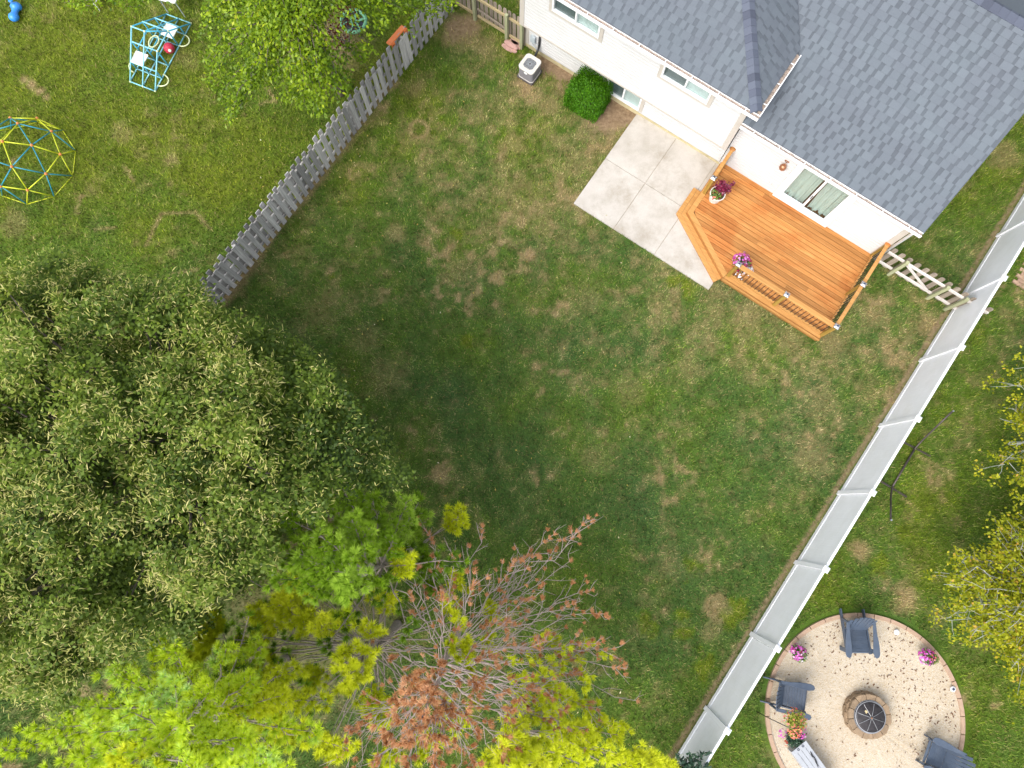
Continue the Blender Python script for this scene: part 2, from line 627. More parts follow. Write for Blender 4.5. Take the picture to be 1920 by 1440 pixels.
def lawn_fields(x, y):
    """dryness, bare soil and hue (0 blue green .. 1 yellow green) of the lawn"""
    x, y = np.asarray(x, float), np.asarray(y, float)
    big = fbm(x, y, 2.6, 0, 3)
    mid = fbm(x, y, .75, 2, 4, .65)
    fine = fbm(x, y, .22, 4, 3, .7)
    a = (x - O.x) * U.x + (y - O.y) * U.y
    b = (x - O.x) * N.x + (y - O.y) * N.y
    v = (x - VF0.x) * VN.x + (y - VF0.y) * VN.y          # >0 yard side of the vinyl fence
    dw = seg_dist(x, y, WF[0], WF[3])
    wl = -((x - WF[1].x) * (WF[3].y - WF[1].y) - (y - WF[1].y) * (WF[3].x - WF[1].x))   # >0 left yard
    left = sstep(-.2, .2, wl) * sstep(-30, -29, x)
    right = sstep(.1, -.1, v)
    amt = .50 + .0 * x
    amt = amt - .09 * left - .05 * right
    amt += .06 * np.exp(-((b - 3.5) / 3.5) ** 2) * (1 - left) * (1 - right)
    sm = fbm(x, y, .30, 6, 3, .75)
    zone = fbm(x, y, 4.5, 7, 2)
    d = .50 * sstep(.465, .70, .20 * zone + .20 * big + .16 * mid + .44 * sm + .8 * (amt - .5))
    d = np.maximum(d, .80 * sstep(.575, .70, .35 * mid + .25 * big + .40 * sm + .6 * (amt - .5)))
    for (px, py, r, w) in SPOTS:
        c = P(px, py)
        rr = np.hypot(x - c.x, y - c.y) / r
        d = np.maximum(d, w * sstep(1.25, .25, rr + 1.3 * (mid - .5) + .9 * (fine - .5)))
    for p0, p1 in LINES:
        q = seg_dist(x, y, P(*p0), P(*p1))
        d = np.maximum(d, .65 * sstep(.085, .015, q + .05 * (fine - .5)))
    # rings where something stood
    for (px, py, r0) in ((785, 243, .27), (1345, 1140, .3)):
        c = P(px, py)
        q = abs(np.hypot(x - c.x, y - c.y) - r0 * (1 + .35 * (mid - .5)))
        d = np.maximum(d, .8 * sstep(.12, .02, q))
    # strips along the fences
    d = np.maximum(d,   .7 * sstep(.30, .05, dw + .5 * (mid - .5)) * (1 - .6 * left))
    soil = sstep(.85, .35, b + 1.1 * (mid - .5)) * sstep(-3.9, -3.4, a) * sstep(.3, -.02, a) * sstep(-.6, -.2, b)
    soil = np.maximum(soil, sstep(.9, .2, np.hypot((a + .75), (b - .75)) + .6 * (mid - .5)) * sstep(.1, -.05, a))
    soil = np.maximum(soil, .8 * sstep(.12, .04, abs(v - .12) + .10 * (mid - .5)) * (1 - right))
    soil = np.maximum(soil, .6 * sstep(.12, .03, dw + .12 * (fine - .5)))
    c = P(868, 45)
    soil = np.maximum(soil, .8 * sstep(.7, .3, np.hypot(x - c.x, y - c.y) + .8 * (mid - .5)))
    c = P(600, 90)
    soil = np.maximum(soil, .75 * sstep(2.0, .6, np.hypot(x - c.x, y - c.y) + .8 * (mid - .5)))
    c = P(560, 1180)
    soil = np.maximum(soil, .45 * sstep(3.2, 1.4, np.hypot(x - c.x, y - c.y) + .8 * (mid - .5)))
    hue = np.clip(.40 + .75 * (fbm(x, y, 1.6, 5, 3) - .5) + .22 * left + .24 * right + .25 * sstep(6.5, 10, y), 0, 1)
    for (px, py, r) in ((1265, 525, .5), (1290, 540, .4), (1650, 1060, .5), (1700, 1000, .7), (1740, 960, .5), (1740, 1060, .5), (1320, 1250, .6), (1380, 1150, .5), (1280, 1180, .5), (1210, 1170, .5), (620, 520, .25), (1300, 1060, .5), (880, 640, .3), (860, 440, .4)):
        c = P(px, py)
        lush = .95 * sstep(1.1, .2, np.hypot(x - c.x, y - c.y) / r + 1.6 * (sm - .5) + .8 * (mid - .5))
        hue = np.maximum(hue, lush)
        d = d * (1 - .8 * lush)
    return d, soil, hue


def lawn_material(name, blade):
    m = bpy.data.materials.new(name)
    m.use_nodes = True
    nt = m.node_tree
    bs = nt.nodes["Principled BSDF"]
    ah = node(nt, "ShaderNodeAttribute", attribute_name="hue")
    ad = node(nt, "ShaderNodeAttribute", attribute_name="dry")
    so = node(nt, "ShaderNodeAttribute", attribute_name="soil")
    v = pos(nt)
    n = noise(nt, v, 26, 5, .8)
    n2 = noise(nt, v, 9, 4, .7)
    g = ramp(nt, ah.outputs['Fac'], [(0, (.050, .105, .030)), (.35, (.068, .132, .024)), (.7, (.092, .158, .014)), (1, (.135, .180, .012))])
    if blade:
        at = node(nt, "ShaderNodeAttribute", attribute_name="tone")
        g = mixc(nt, 1.0, g, ramp(nt, at.outputs['Fac'], [(0, (.38, .42, .38)), (.5, (1.1, 1.1, 1.1)), (1, (2.6, 2.2, 2.0))]), 'MULTIPLY')
        straw = ramp(nt, at.outputs['Fac'], [(0, (.24, .17, .07)), (.6, (.47, .345, .16)), (1, (.66, .52, .29))])
    else:
        g = mixc(nt, 1.0, g, ramp(nt, n, [(.3, (.55, .55, .55)), (.7, (1.2, 1.2, 1.2))]), 'MULTIPLY')
        straw = ramp(nt, n, [(.3, (.17, .12, .06)), (.7, (.38, .28, .145))])
    c = mixc(nt, ad.outputs['Fac'], g, straw)
    soilc = ramp(nt, n2, [(.3, (.15, .095, .055)), (.55, (.26, .18, .11)), (.75, (.36, .27, .17))])
    if not blade:
        c = mixc(nt, so.outputs['Fac'], c, soilc)
    nt.links.new(c, bs.inputs['Base Color'])
    bs.inputs['Roughness'].default_value = .8
    bs.inputs['Specular IOR Level'].default_value = .15
    if not blade:
        bump(nt, bs, n, .02, .8)
    return m


M['lawn'] = lawn_material("lawn_ground", False)
M['blade'] = lawn_material("lawn_blades", True)


def gravel_mat():
    m, nt, bs = _nodes("cream_gravel")
    v = pos(nt)
    vo = nt.nodes.new("ShaderNodeTexVoronoi")
    vo.inputs['Scale'].default_value = 42
    nt.links.new(v, vo.inputs['Vector'])
    sep = nt.nodes.new("ShaderNodeSeparateColor")
    nt.links.new(vo.outputs['Color'], sep.inputs[0])
    out = ramp(nt, sep.outputs[0], [(0, (.40, .31, .20)), (.10, (.47, .39, .28)), (.5, (.50, .425, .325)), (1, (.53, .475, .39))])
    n2 = noise(nt, v, .9, 4)
    out = mixc(nt, .5, out, ramp(nt, n2, [(.3, (.80, .74, .66)), (.7, (1, 1, 1))]), 'MULTIPLY')
    nt.links.new(out, bs.inputs['Base Color'])
    bs.inputs['Roughness'].default_value = .9
    bump(nt, bs, vo.outputs['Distance'], .01, .8)
    return m


M['gravel'] = gravel_mat()

# ------------------------------------------------------------------ ground
gx = np.unique(np.concatenate([np.linspace(-90, -19, 20), np.arange(-19, 19.01, .09), np.linspace(19, 90, 20)]))
gy = np.unique(np.concatenate([np.linspace(-70, -10, 20), np.arange(-10, 18.01, .09), np.linspace(18, 110, 20)]))
X, Y = np.meshgrid(gx, gy)
Z = .05 * (fbm(X, Y, 3.0, 3, 3) - .5)
Z -= .0 * X
near_house = sstep(1.2, .2, np.abs(X * 0))
verts = np.stack([X, Y, Z * .0 - .0], -1).reshape(-1, 3)
d_, s_, h_ = lawn_fields(verts[:, 0], verts[:, 1])
nx, ny = len(gx), len(gy)
ii = (np.arange(ny - 1)[:, None] * nx + np.arange(nx - 1)[None]).ravel()
faces = np.stack([ii, ii + 1, ii + nx + 1, ii + nx], -1)
me = np_mesh("lawn", verts, faces, M['lawn'], extra={'dry': d_, 'soil': s_, 'hue': h_})
lawn = link("lawn", me, kind='structure')
tag(lawn, "green lawn with straw coloured dry patches", "lawn")


def poly_mask(x, y, poly):
    inside = np.zeros(len(x), bool)
    n = len(poly)
    for i in range(n):
        x0, y0 = poly[i][0], poly[i][1]
        x1, y1 = poly[(i + 1) % n][0], poly[(i + 1) % n][1]
        if y0 == y1: continue
        c = ((y0 > y) != (y1 > y)) & (x < (x1 - x0) * (y - y0) / (y1 - y0) + x0)
        inside ^= c
    return inside


def grass():
    n = 860000
    x = rng.uniform(-18.4, 18.4, n)
    y = rng.uniform(-9.2, 17.4, n)
    d, so, hu = lawn_fields(x, y)
    keep = rng.random(n) > np.clip(so * 1.05 + .25 * sstep(.6, 1.0, d), 0, 1)
    for poly in ([HW(-4.2, .02), HW(8.2, .02), HW(8.2, -9), HW(-4.2, -9)], [HW(-.02, 3.54), HW(-.02, -.1), HW(8.1, -.1), HW(8.12, 3.08), HW(4.72, 3.08), HW(4.72, 3.54)]):
        keep &= ~poly_mask(x, y, poly)
    keep &= np.hypot(x - PIT_C.x, y - PIT_C.y) > PIT_R + .13
    x, y, d, hu = x[keep], y[keep], d[keep], hu[keep]
    n = len(x)
    an = rng.uniform(0, 2 * np.pi, n)
    lean = rng.uniform(.25, 1.0, n)
    L = rng.uniform(.05, .115, n) * (1 + .3 * (1 - d))
    w = rng.uniform(.0065, .013, n)
    dx, dy = np.cos(an), np.sin(an)
    p = np.stack([x, y, np.full(n, -.005)], -1)
    side = np.stack([-dy * w, dx * w, np.zeros(n)], -1)
    tip = p + np.stack([dx * L * lean, dy * L * lean, L * np.sqrt(np.clip(1.1 - lean ** 2, .08, 1))], -1)
    v = np.stack([p - side, p + side, tip], 1).reshape(-1, 3)
    f = np.arange(3 * n).reshape(-1, 3)
    tone = np.clip(rng.normal(.42, .22, n) + .9 * (fbm(x, y, .28, 6, 3) - .5), 0, 1)
    dd = np.clip(d + rng.normal(0, .2, n) + (rng.random(n) < .05) * .5, 0, 1)
    hh = np.clip(hu + rng.normal(0, .12, n), 0, 1)
    me = np_mesh("grass", v, f, M['blade'], tone, extra={'dry': dd, 'hue': hh})
    return tag(link("grass", me), "short mown grass blades with dry straw patches", "grass", kind='stuff')


grass()

# ------------------------------------------------------------------ house (local x along the wall, local y into the house)
RZ = TH


def hl(a, b, z):
    return Vector((a, -b, z))


house = thing("house", "white sided split level house with blue grey shingle roof", "house", O, RZ)
A0, A1, A2 = -4.12, 2.885, 8.14          # left end, step between the two volumes, right end
OH, ZO, ZU = .30, 1.40, 3.92             # overhang, its underside, upper wall top
BL = .03                                  # wall plane of the low volume
ZL = 2.82


def siding(name, a0, a1, z0, z1, b, holes=(), lap=.125, m='siding'):
    mb = MB()
    z = z0
    while z < z1 - 1e-4:
        zt = min(z + lap, z1)
        cuts = [(a0, a1)]
        for (h0, h1, hz0, hz1) in holes:
            if zt > hz0 + .01 and z < hz1 - .01:
                nxt = []
                for (c0, c1) in cuts:
                    if h0 > c0: nxt.append((c0, min(h0, c1)))
                    if h1 < c1: nxt.append((max(h1, c0), c1))
                    if h1 <= c0 or h0 >= c1: pass
                cuts = [c for c in nxt if c[1] - c[0] > .005]
        for (c0, c1) in cuts:
            zm = z + (zt - z) * .62
            mb.add([hl(c0, b + .026, z), hl(c1, b + .026, z), hl(c1, b + .02, zm), hl(c0, b + .02, zm), hl(c1, b, zt), hl(c0, b, zt)], [(0, 1, 2, 3), (3, 2, 4, 5)])
            mb.add([hl(c0, b, z), hl(c1, b, z), hl(c1, b + .03, z), hl(c0, b + .03, z)], [(0, 1, 2, 3)])
        z = zt
    return mb.build(name, M[m], house)


W1 = (-3.07, -1.57, 2.73, 3.75)          # window openings a0,a1,z0,z1
W2 = (.40, 1.83, 2.74, 3.75)
W3 = (-1.16, .02, .25, .95)
DR = (4.80, 6.44, .32, 2.32)             # sliding door
siding("wall", A0, A1, ZO, ZU, OH, [W1, W2])
siding("wall", A0 + .02, A1, .17, ZO + .02, 0, [W3])
siding("wall", A1 + .02, A2, .17, ZL, BL, [DR])
mb = MB()                                # sides, rear and soffits of the two volumes
for (x0, x1, b0, z0, z1) in ((A0, A1, OH, ZO, ZU), (A0 + .02, A1, 0, 0, ZO), (A1, A2, BL, 0, ZL)):
    for xx in (x0, x1):
        mb.add([hl(xx, b0 - .002, z0), hl(xx, -7.6, z0), hl(xx, -7.6, z1), hl(xx, b0 - .002, z1)], [(0, 1, 2, 3)])
    mb.add([hl(x0, -7.6, z0), hl(x1, -7.6, z0), hl(x1, -7.6, z1), hl(x0, -7.6, z1)], [(0, 1, 2, 3)])
mb.add([hl(A0, OH, ZO), hl(A1, OH, ZO), hl(A1, 0, ZO), hl(A0, 0, ZO)], [(0, 1, 2, 3)])
mb.add([hl(A0, .7, ZU), hl(A1 + .2, .7, ZU), hl(A1 + .2, OH - .03, ZU), hl(A0, OH - .03, ZU)], [(0, 1, 2, 3)])
mb.add([hl(A1, .36, ZL), hl(A2 + .1, .36, ZL), hl(A2 + .1, BL - .03, ZL), hl(A1, BL - .03, ZL)], [(0, 1, 2, 3)])
mb.add([hl(A2, BL, ZL), hl(A2, -7.4, ZL), hl(A2, -3.65, ZL + 2.6)], [(0, 1, 2)])
mb.build("side_wall", M['siding'], house)
mb = MB()
mb.box(hl((A0 + A1) / 2, -.485, .085), (A1 - A0 + .05, 1.03, .17))
mb.box(hl((A1 + A2) / 2, -.48 + BL, .083), (A2 - A1 - .05, 1.02, .166))
mb.build("foundation", M['foundation'], house)


def trim(name, a, b, z0, z1, w, d=.022, m='trim'):
    MB().box(hl(a, b + d / 2, (z0 + z1) / 2), (w, d + .004, z1 - z0)).build(name, M[m], house, bevel=.003)


trim("corner_trim", A0 + .07, OH + .014, ZO, ZU, .15)
trim("corner_trim", A1 - .075, OH + .014, ZO, ZU, .15)
trim("corner_trim", A0 + .08, .014, .17, ZO, .12)
trim("corner_trim", A2 - .07, BL + .014, .17, ZL, .15)
MB().box(hl((A0 + A1) / 2, OH + .016, ZO - .02), (A1 - A0, .05, .06)).build("belt_trim", M['trim'], house)


def window(w, b, left, right, tw=.105, bottom=True):
    a0, a1, z0, z1 = w
    mb = MB()
    if bottom: mb.box(hl((a0 + a1) / 2, b + .022, z0 - tw / 2), (a1 - a0 + 2 * tw, .045, tw))
    mb.box(hl((a0 + a1) / 2, b + .022, z1 + .03), (a1 - a0 + 2 * tw, .045, .06))
    for x in (a0 - tw / 2, a1 + tw / 2):
        mb.box(hl(x, b + .0222, (z0 + z1) / 2), (tw, .045, z1 - z0))
    t = mb.build("window", M['trim'], house)
    mb = MB()
    f = .045
    mb.box(hl((a0 + a1) / 2, b + .02, z0 + f / 2), (a1 - a0, .09, f))
    mb.box(hl((a0 + a1) / 2, b + .02, z1 - f / 2), (a1 - a0, .09, f))
    for x in (a0 + f / 2, a1 - f / 2, (a0 + a1) / 2):
        mb.box(hl(x, b + .0205, (z0 + z1) / 2), (f, .088, z1 - z0 - 2 * f))
    mb.build("frame", M['white_trim'], t)
    am = (a0 + a1) / 2
    for (x0, x1, mt) in ((a0 + f, am - f / 2, left), (am + f / 2, a1 - f, right)):
        MB().box(hl((x0 + x1) / 2, b - .004, (z0 + z1) / 2), (x1 - x0, .006, z1 - z0 - 2 * f)).build("pane", M['glass'], t)
        MB().box(hl((x0 + x1) / 2, b - .05, (z0 + z1) / 2), (x1 - x0 + .04, .01, z1 - z0 - .02)).build(
            "insect_screen" if mt == 'screen' else "window_blind", M[mt], t)


window(W1, OH, 'screen', 'blind')
window(W2, OH, 'screen', 'blind')
window(W3, 0, 'screen', 'blind', bottom=False)

# sliding door: opening with a room behind it
a0, a1, z0, z1 = DR
mb = MB()
mb.box(hl((a0 + a1) / 2, -.75 + BL, z0 - .02), (a1 - a0 + .6, 1.3, .02))
mb.build("room_floor", M['room'], house)
mb = MB()
mb.box(hl((a0 + a1) / 2, -1.4, 1.3), (2.4, .02, 2.2))
mb.build("room_wall", M['screen'], house)
mb = MB()
mb.box(hl((a0 + a1) / 2, BL + .03, z0 + .06), (a1 - a0 + .16, .12, .12))
mb.box(hl((a0 + a1) / 2, BL + .03, z1 + .04), (a1 - a0 + .16, .12, .20))
for x, w_ in ((a0 + .0, .15), (a1 - .0, .15)):
    mb.box(hl(x, BL + .0302, (z0 + z1) / 2 + .03), (w_, .118, z1 - z0 - .18))
door = mb.build("sliding_door", M['white_trim'], house, bevel=.004)
am = 5.60
for (x0, x1, off) in ((a0 + .075, am + .05, -.02), (am - .02, a1 - .075, .022)):
    mb = MB()
    fw = .06
    mb.box(hl((x0 + x1) / 2, BL + off, z0 + .12 + .05), (x1 - x0, .035, .10))
    mb.box(hl((x0 + x1) / 2, BL + off, z1 - .06 - .03), (x1 - x0, .035, .06))
    for x in (x0 + fw / 2, x1 - fw / 2):
        mb.box(hl(x, BL + off + .0005, (z0 + z1) / 2 + .04), (fw, .034, z1 - z0 - .32))
    mb.build("door_frame", M['vinyl'], door)
    MB().box(hl((x0 + x1) / 2, BL + off, (z0 + z1) / 2 + .02), (x1 - x0 - .1, .008, z1 - z0 - .3)).build("door_pane", M['glass'], door)
MB().tube([hl(am + .01, BL + .045, 1.12), hl(am + .01, BL + .075, 1.14), hl(am + .01, BL + .075, 1.28), hl(am + .01, BL + .045, 1.30)], .013).build("door_handle", M['black_metal'], door)

# wall lamp, outlet, equipment on the wall
mb = MB()
lc = hl(4.45, BL, 1.98)
mb.lathe([(0, -.0), (.075, 0), (.07, .02), (.03, .035)], (0, 0, 0), 14)
mb.v = [tuple(lc + Vector((x, -z, y))) for (x, y, z) in mb.v]
lamp = mb.build("wall_lamp", M['copper'], house, smooth=True)
mb = MB()
mb.tube([hl(4.45, BL + .03, 1.98), hl(4.45, BL + .11, 2.02), hl(4.45, BL + .14, 1.95)], .012)
mb.build("lamp_arm", M['copper'], lamp, smooth=True)
MB().lathe([(0, .02), (.05, .02), (.085, -.03), (.10, -.10), (.085, -.14), (.08, -.14), (.07, -.1), (.0, -.06)], hl(4.45, BL + .14, 1.93), 18).build("lamp_shade", M['copper'], lamp, smooth=True)
mb = MB()
mb.box(hl(4.475, BL + .022, .70), (.075, .02, .115))
ol = mb.build("wall_outlet", M['elec'], house)
mb = MB()
for dz in (-.025, .025): mb.box(hl(4.475, BL + .034, .70 + dz), (.035, .006, .03))
mb.build("socket_cover", M['white_trim'], ol)
bx = MB().box(hl(-3.80, .06, .60), (.17, .09, .26)).build("disconnect_box", M['elec'], house, bevel=.006)
mb = MB()
mb.tube([hl(-3.83, .07, .47), hl(-3.80, .09, .40), hl(-3.70, .1, .33), hl(-3.62, .12, .30)], .012)
mb.tube([hl(-3.74, .08, .5), hl(-3.69, .08, .47), hl(-3.6, .07, .50)], .012)
mb.build("conduit", M['elec'], bx, smooth=True)
mb = MB()
mb.tube([hl(-3.58, .05, .95), hl(-3.58, .06, .5), hl(-3.57, .12, .36), hl(-3.55, .3, .30), hl(-3.5, .5, .28)], .036, 8)
mb.build("refrigerant_line", M['black_metal'], house, smooth=True)

# ------------------------------------------------------------------ roof
SL = .65
CS = 1 / math.sqrt(1 + SL * SL)
BE, AE, ZE = .70, 3.08, 4.02              # edges of the upper roof
BE2, AR, ZE2 = .34, 8.26, 2.89            # edges of the lower roof
BR = -3.65
zr2 = ZE2 + SL * (BE2 - BR)
zU = lambda b: ZE + SL * (BE - b)
zUr = lambda a: ZE + SL * (AE - a)
zL = lambda b: ZE2 + SL * (BE2 - b)


def slab(polys, t=.03):
    mb = MB()
    for pl in polys:
        n = len(pl)
        top = [hl(*p) for p in pl]
        bot = [p - Vector((0, 0, t)) for p in top]
        mb.add(top + bot, [tuple(range(n)), tuple(range(n, 2 * n))[::-1]] + [(i, n + i, n + (i + 1) % n, (i + 1) % n) for i in range(n)], .4)
    return mb


hipb = BE - 4.2
roofU = slab([[(-4.5, BE, ZE), (AE, BE, ZE), (AE - 4.2, hipb, zU(hipb)), (-4.5, hipb, zU(hipb))],
              [(AE, BE, ZE), (AE, -7.7, ZE), (AE - 4.2, hipb, zU(hipb))],
              [(-4.5, hipb, zU(hipb)), (AE - 4.2, hipb, zU(hipb)), (AE, -7.7, ZE), (-4.5, -7.7, ZE)]]).build("upper_roof", M['shingle'], house)
av = AE - (zr2 - ZE) / SL
bv = BE2 - (ZE - ZE2) / SL
roofL = slab([[(2.89, BE2, ZE2), (AR, BE2, ZE2), (AR, BR, zr2), (av, BR, zr2), (AE, bv, ZE), (2.89, bv, ZE)],
              [(AR, BR, zr2), (AR, 2 * BR - BE2, ZE2), (av - 1, 2 * BR - BE2, ZE2), (av, BR, zr2)]]).build("lower_roof", M['shingle'], house)

# shingle tabs: laminated pieces standing proud of the course below
TABS = []                                  # (roof, a, b, z, run, tone, facing)
EXP = .150                                 # exposure measured in plan


def course(face, roof):
    k = 0
    while True:
        if face == 'U':
            b = BE + .0 - k * EXP
            lo, hi = -1.9 - 0.9, AE - (BE - b) - .16
            if b < -1.9: break
        elif face == 'L':
            b = BE2 - k * EXP
            if b < BR + .12: break
            z = zL(b)
            lo = 2.9 if z < ZE else AE - (z - ZE) / SL
            if z < ZE and b < bv + .3: lo = 2.9
            hi = AR - .02
            lo = max(lo, 1.4)
        else:
            b = AE - k * EXP               # here b is the a coordinate
            zz = zUr(b)
            lo = BE2 - (zz - ZE2) / SL      # valley
            hi = BE - (AE - b) - .16
            if b < .9: break
            lo = max(lo, -2.9)
        x = lo + random.uniform(-.1, .0)
        while x < hi:
            w = random.choice((.14, .17, .20, .23, .26))
            gap = random.choice((.06, .08, .11))
            x0, x1 = max(x, lo), min(x + w, hi)
            if x1 - x0 > .05:
                TABS.append((face, (x0 + x1) / 2, b, x1 - x0, k))
            x += w + gap
        k += 1


for fc, rf in (('U', roofU), ('L', roofL), ('R', roofU)):
    course(fc, rf)
WIDTHS = [.06, .09, .13, .17, .21, .26, .31]


def tab_mesh(w):
    L = EXP * 1.12 / CS
    mb = MB()
    t = .016
    # local x across, y up the slope, z out; a wedge thinning upwards
    mb.add([(-w / 2, 0, 0), (w / 2, 0, 0), (w / 2, 0, t), (-w / 2, 0, t), (-w / 2, L, 0), (w / 2, L, 0), (w / 2, L, t * .55), (-w / 2, L, t * .55)],
           [(3, 2, 6, 7), (0, 1, 2, 3), (1, 5, 6, 2), (0, 3, 7, 4), (4, 7, 6, 5)], .55)
    return mb


TABM = {w: [tab_mesh(w).mesh("shingle", M['shingle']) for _ in range(1)] for w in WIDTHS}
for w, lst in TABM.items():
    for q in (.52, .56, .60):
        mb = tab_mesh(w)
        mb.t = [q] * len(mb.t)
        lst.append(mb.mesh("shingle", M['shingle']))


def tab_frame(face, x, b):
    if face == 'U':
        p = hl(x, b, zU(b))
        r = Matrix.Rotation(math.atan(SL), 3, 'X')
    elif face == 'L':
        p = hl(x, b, zL(b))
        r = Matrix.Rotation(math.atan(SL), 3, 'X')
    else:
        p = hl(b, x, zUr(b))
        r = Matrix.Rotation(math.pi / 2, 3, 'Z') @ Matrix.Rotation(math.atan(SL), 3, 'X')
    return p, r


def in_view(p_local):
    w = O + U * p_local.x - N * p_local.y + Vector((0, 0, p_local.z))
    d = w - Vector((0, 0, CAM_H))
    zf = d.y * _s - d.z * _c
    px, py = 960 + FPX * d.x / zf, 720 - FPX * (d.y * _c + d.z * _s) / zf
    return -160 < px < 2080 and -160 < py < 1600, zf


vis = []
for tb in TABS:
    p, r = tab_frame(*tb[:3])
    ok, dist = in_view(p)
    if ok: vis.append((dist, tb, p, r))
vis.sort(key=lambda q: q[0])
rest = {'U': MB(), 'L': MB()}
cnt = {'U': 0, 'L': 0}
for (dist, tb, p, r) in vis:
    w = min(WIDTHS, key=lambda q: abs(q - tb[3]))
    key = 'L' if tb[0] == 'L' else 'U'
    # the 300 nearest pieces stay single
    if cnt['U'] + cnt['L'] < 300 and w > .08:
        cnt[key] += 1
        link("shingle", random.choice(TABM[w]), roofL if key == 'L' else roofU, p, r.to_euler())
    else:
        q = tab_mesh(tb[3])
        tn = random.choice((.52, .55, .57, .60)) + random.uniform(-.03, .03)
        rest[key].add([r @ Vector(vv) + p for vv in q.v], q.f, tn)
for key, rf in (('U', roofU), ('L', roofL)):
    if rest[key].v: rest[key].build("shingle_courses", M['shingle'], rf, kind='stuff')
# butt edges of each course (the lower layer; notch shadow put into its darker tone)
for key, rf in (('U', roofU), ('L', roofL)):
    mb = MB()
    for face in (('U', 'R') if key == 'U' else ('L',)):
        for k in range(0, 30):
            if face == 'R':
                b = AE - k * EXP
                if b < .5: break
                zz = zUr(b)
                lo, hi = max(BE2 - (zz - ZE2) / SL, -3.2), BE - (AE - b) - .14
            elif face == 'U':
                b = BE - k * EXP
                if b < -2.2: break
                lo, hi = -3.4, AE - (BE - b) - .14
            else:
                b = BE2 - k * EXP
                if b < BR + .1: break
                z = zL(b)
                lo = 2.9 if z < ZE else AE - (z - ZE) / SL
                hi = AR
            if hi - lo < .1: continue
            L = EXP * 1.0 / CS
            p, r = tab_frame(face, (lo + hi) / 2, b)
            w = hi - lo
            t = .011
            seg = [(-w / 2, 0, .0), (w / 2, 0, .0), (w / 2, 0, t), (-w / 2, 0, t), (-w / 2, L, .002), (w / 2, L, .002)]
            mb.add([r @ Vector(v) + p for v in seg], [(0, 1, 2, 3), (3, 2, 5, 4)], random.uniform(.27, .35))
    mb.build("shingle_base", M['shingle'], rf, kind='stuff')

# hip caps up the hip line
hd = Vector((-1, 1, SL)).normalized()
for k in range(16):
    t0 = .03 + k * .155
    mb = MB()
    base = hl(AE, BE, ZE + .012) + Vector((-1, 1, SL)) * t0 * .72
    L = .19
    w = .155
    s1 = Vector((-1, -1, 0)).normalized()     # across, towards the front slope and the side slope
    up = Vector((0, 0, 1))
    c0 = base + up * .034
    c1 = base + hd * L + up * .022
    dn = up * (w * .46)
    vs = [c0 - s1 * w - dn, c0, c0 + s1 * w - dn, c1 - s1 * w - dn, c1, c1 + s1 * w - dn]
    vs += [v - up * .018 for v in vs[:3]]
    mb.add(vs, [(0, 1, 4, 3), (1, 2, 5, 4), (0, 6, 7, 1), (1, 7, 8, 2)], random.choice((.3, .4, .5, .6)))
    mb.build("hip_cap", M['cap'], roofU)
for k in range(9):
    mb = MB()
    aa = 5.55 + k * .21
    p = hl(aa + .105, BR, zr2 + .022)
    for sgn in (1, -1):
        q = [Vector((-.12, 0, .012)), Vector((.12, 0, 0)), Vector((.12, -sgn * .16, -.104)), Vector((-.12, -sgn * .16, -.092))]
        mb.add([p + v for v in q] + [p + v - Vector((0, 0, .02)) for v in q], [(0, 1, 2, 3), (7, 6, 5, 4), (0, 3, 7, 4), (2, 6, 7, 3), (1, 5, 6, 2)], random.choice((.3, .4, .5)))
    mb.build("ridge_cap", M['cap'], roofL)
# roof vent with lead boot near the right rake
pb = hl(7.86, -3.10, zL(-3.10))
mb = MB()
mb.lathe([(.16, -.12), (.15, .0), (.085, .10), (.08, .34), (.06, .34), (.055, .2)], pb, 18)
vp = mb.build("vent_pipe", M['silver'], roofL, smooth=True)


def gutter(p0, p1, out, name_hang=6, w=.115, h=.10):
    """p0,p1 local points on the roof edge, out = direction away from the wall"""
    p0, p1, out = Vector(p0), Vector(p1), Vector(out)
    mb = MB()
    t = .012
    up = Vector((0, 0, 1))

    def strip(off0, off1, h0, h1):
        vs = []
        for p in (p0, p1):
            for (o_, hh) in ((off0, h0), (off1, h0), (off1, h1), (off0, h1)):
                vs.append(p + out * o_ + up * hh)
        mb.add(vs, [(0, 4, 5, 1), (1, 5, 6, 2), (2, 6, 7, 3), (3, 7, 4, 0), (0, 1, 2, 3), (7, 6, 5, 4)])

    strip(-.01, w, -h - .03, -h + t - .03)
    strip(w - .02, w + .004, -h + t - .03, -.028)
    strip(-.012, -.002, -h + t - .03, -.034)
    g = mb.build("gutter", M['white_trim'], house)
    mb2, d = MB(), (p1 - p0)
    n = max(2, int(d.length / .05))
    vs, fs = [], []
    for i in range(n + 1):
        p = p0 + d * i / n
        for j, o_ in enumerate((0.0, w * .35, w * .7, w - .022)):
            vs.append(p + out * o_ + up * (-.075 + random.uniform(-.012, .014)))
    for i in range(n):
        for j in range(3):
            fs.append((i * 4 + j, i * 4 + j + 1, i * 4 + j + 5, i * 4 + j + 4))
    mb2.add(vs, fs)
    mb2.build("gutter_debris", M['debris'], g)
    L = d.length
    k = max(1, round(L / .78))
    for i in range(k):
        p = p0 + d * ((i + .5) / k)
        MB().bar(p + out * .0 - up * .03, p + out * (w - .005) - up * .026, .022, .012).build("gutter_hanger", M['white_trim'], g)
    return g


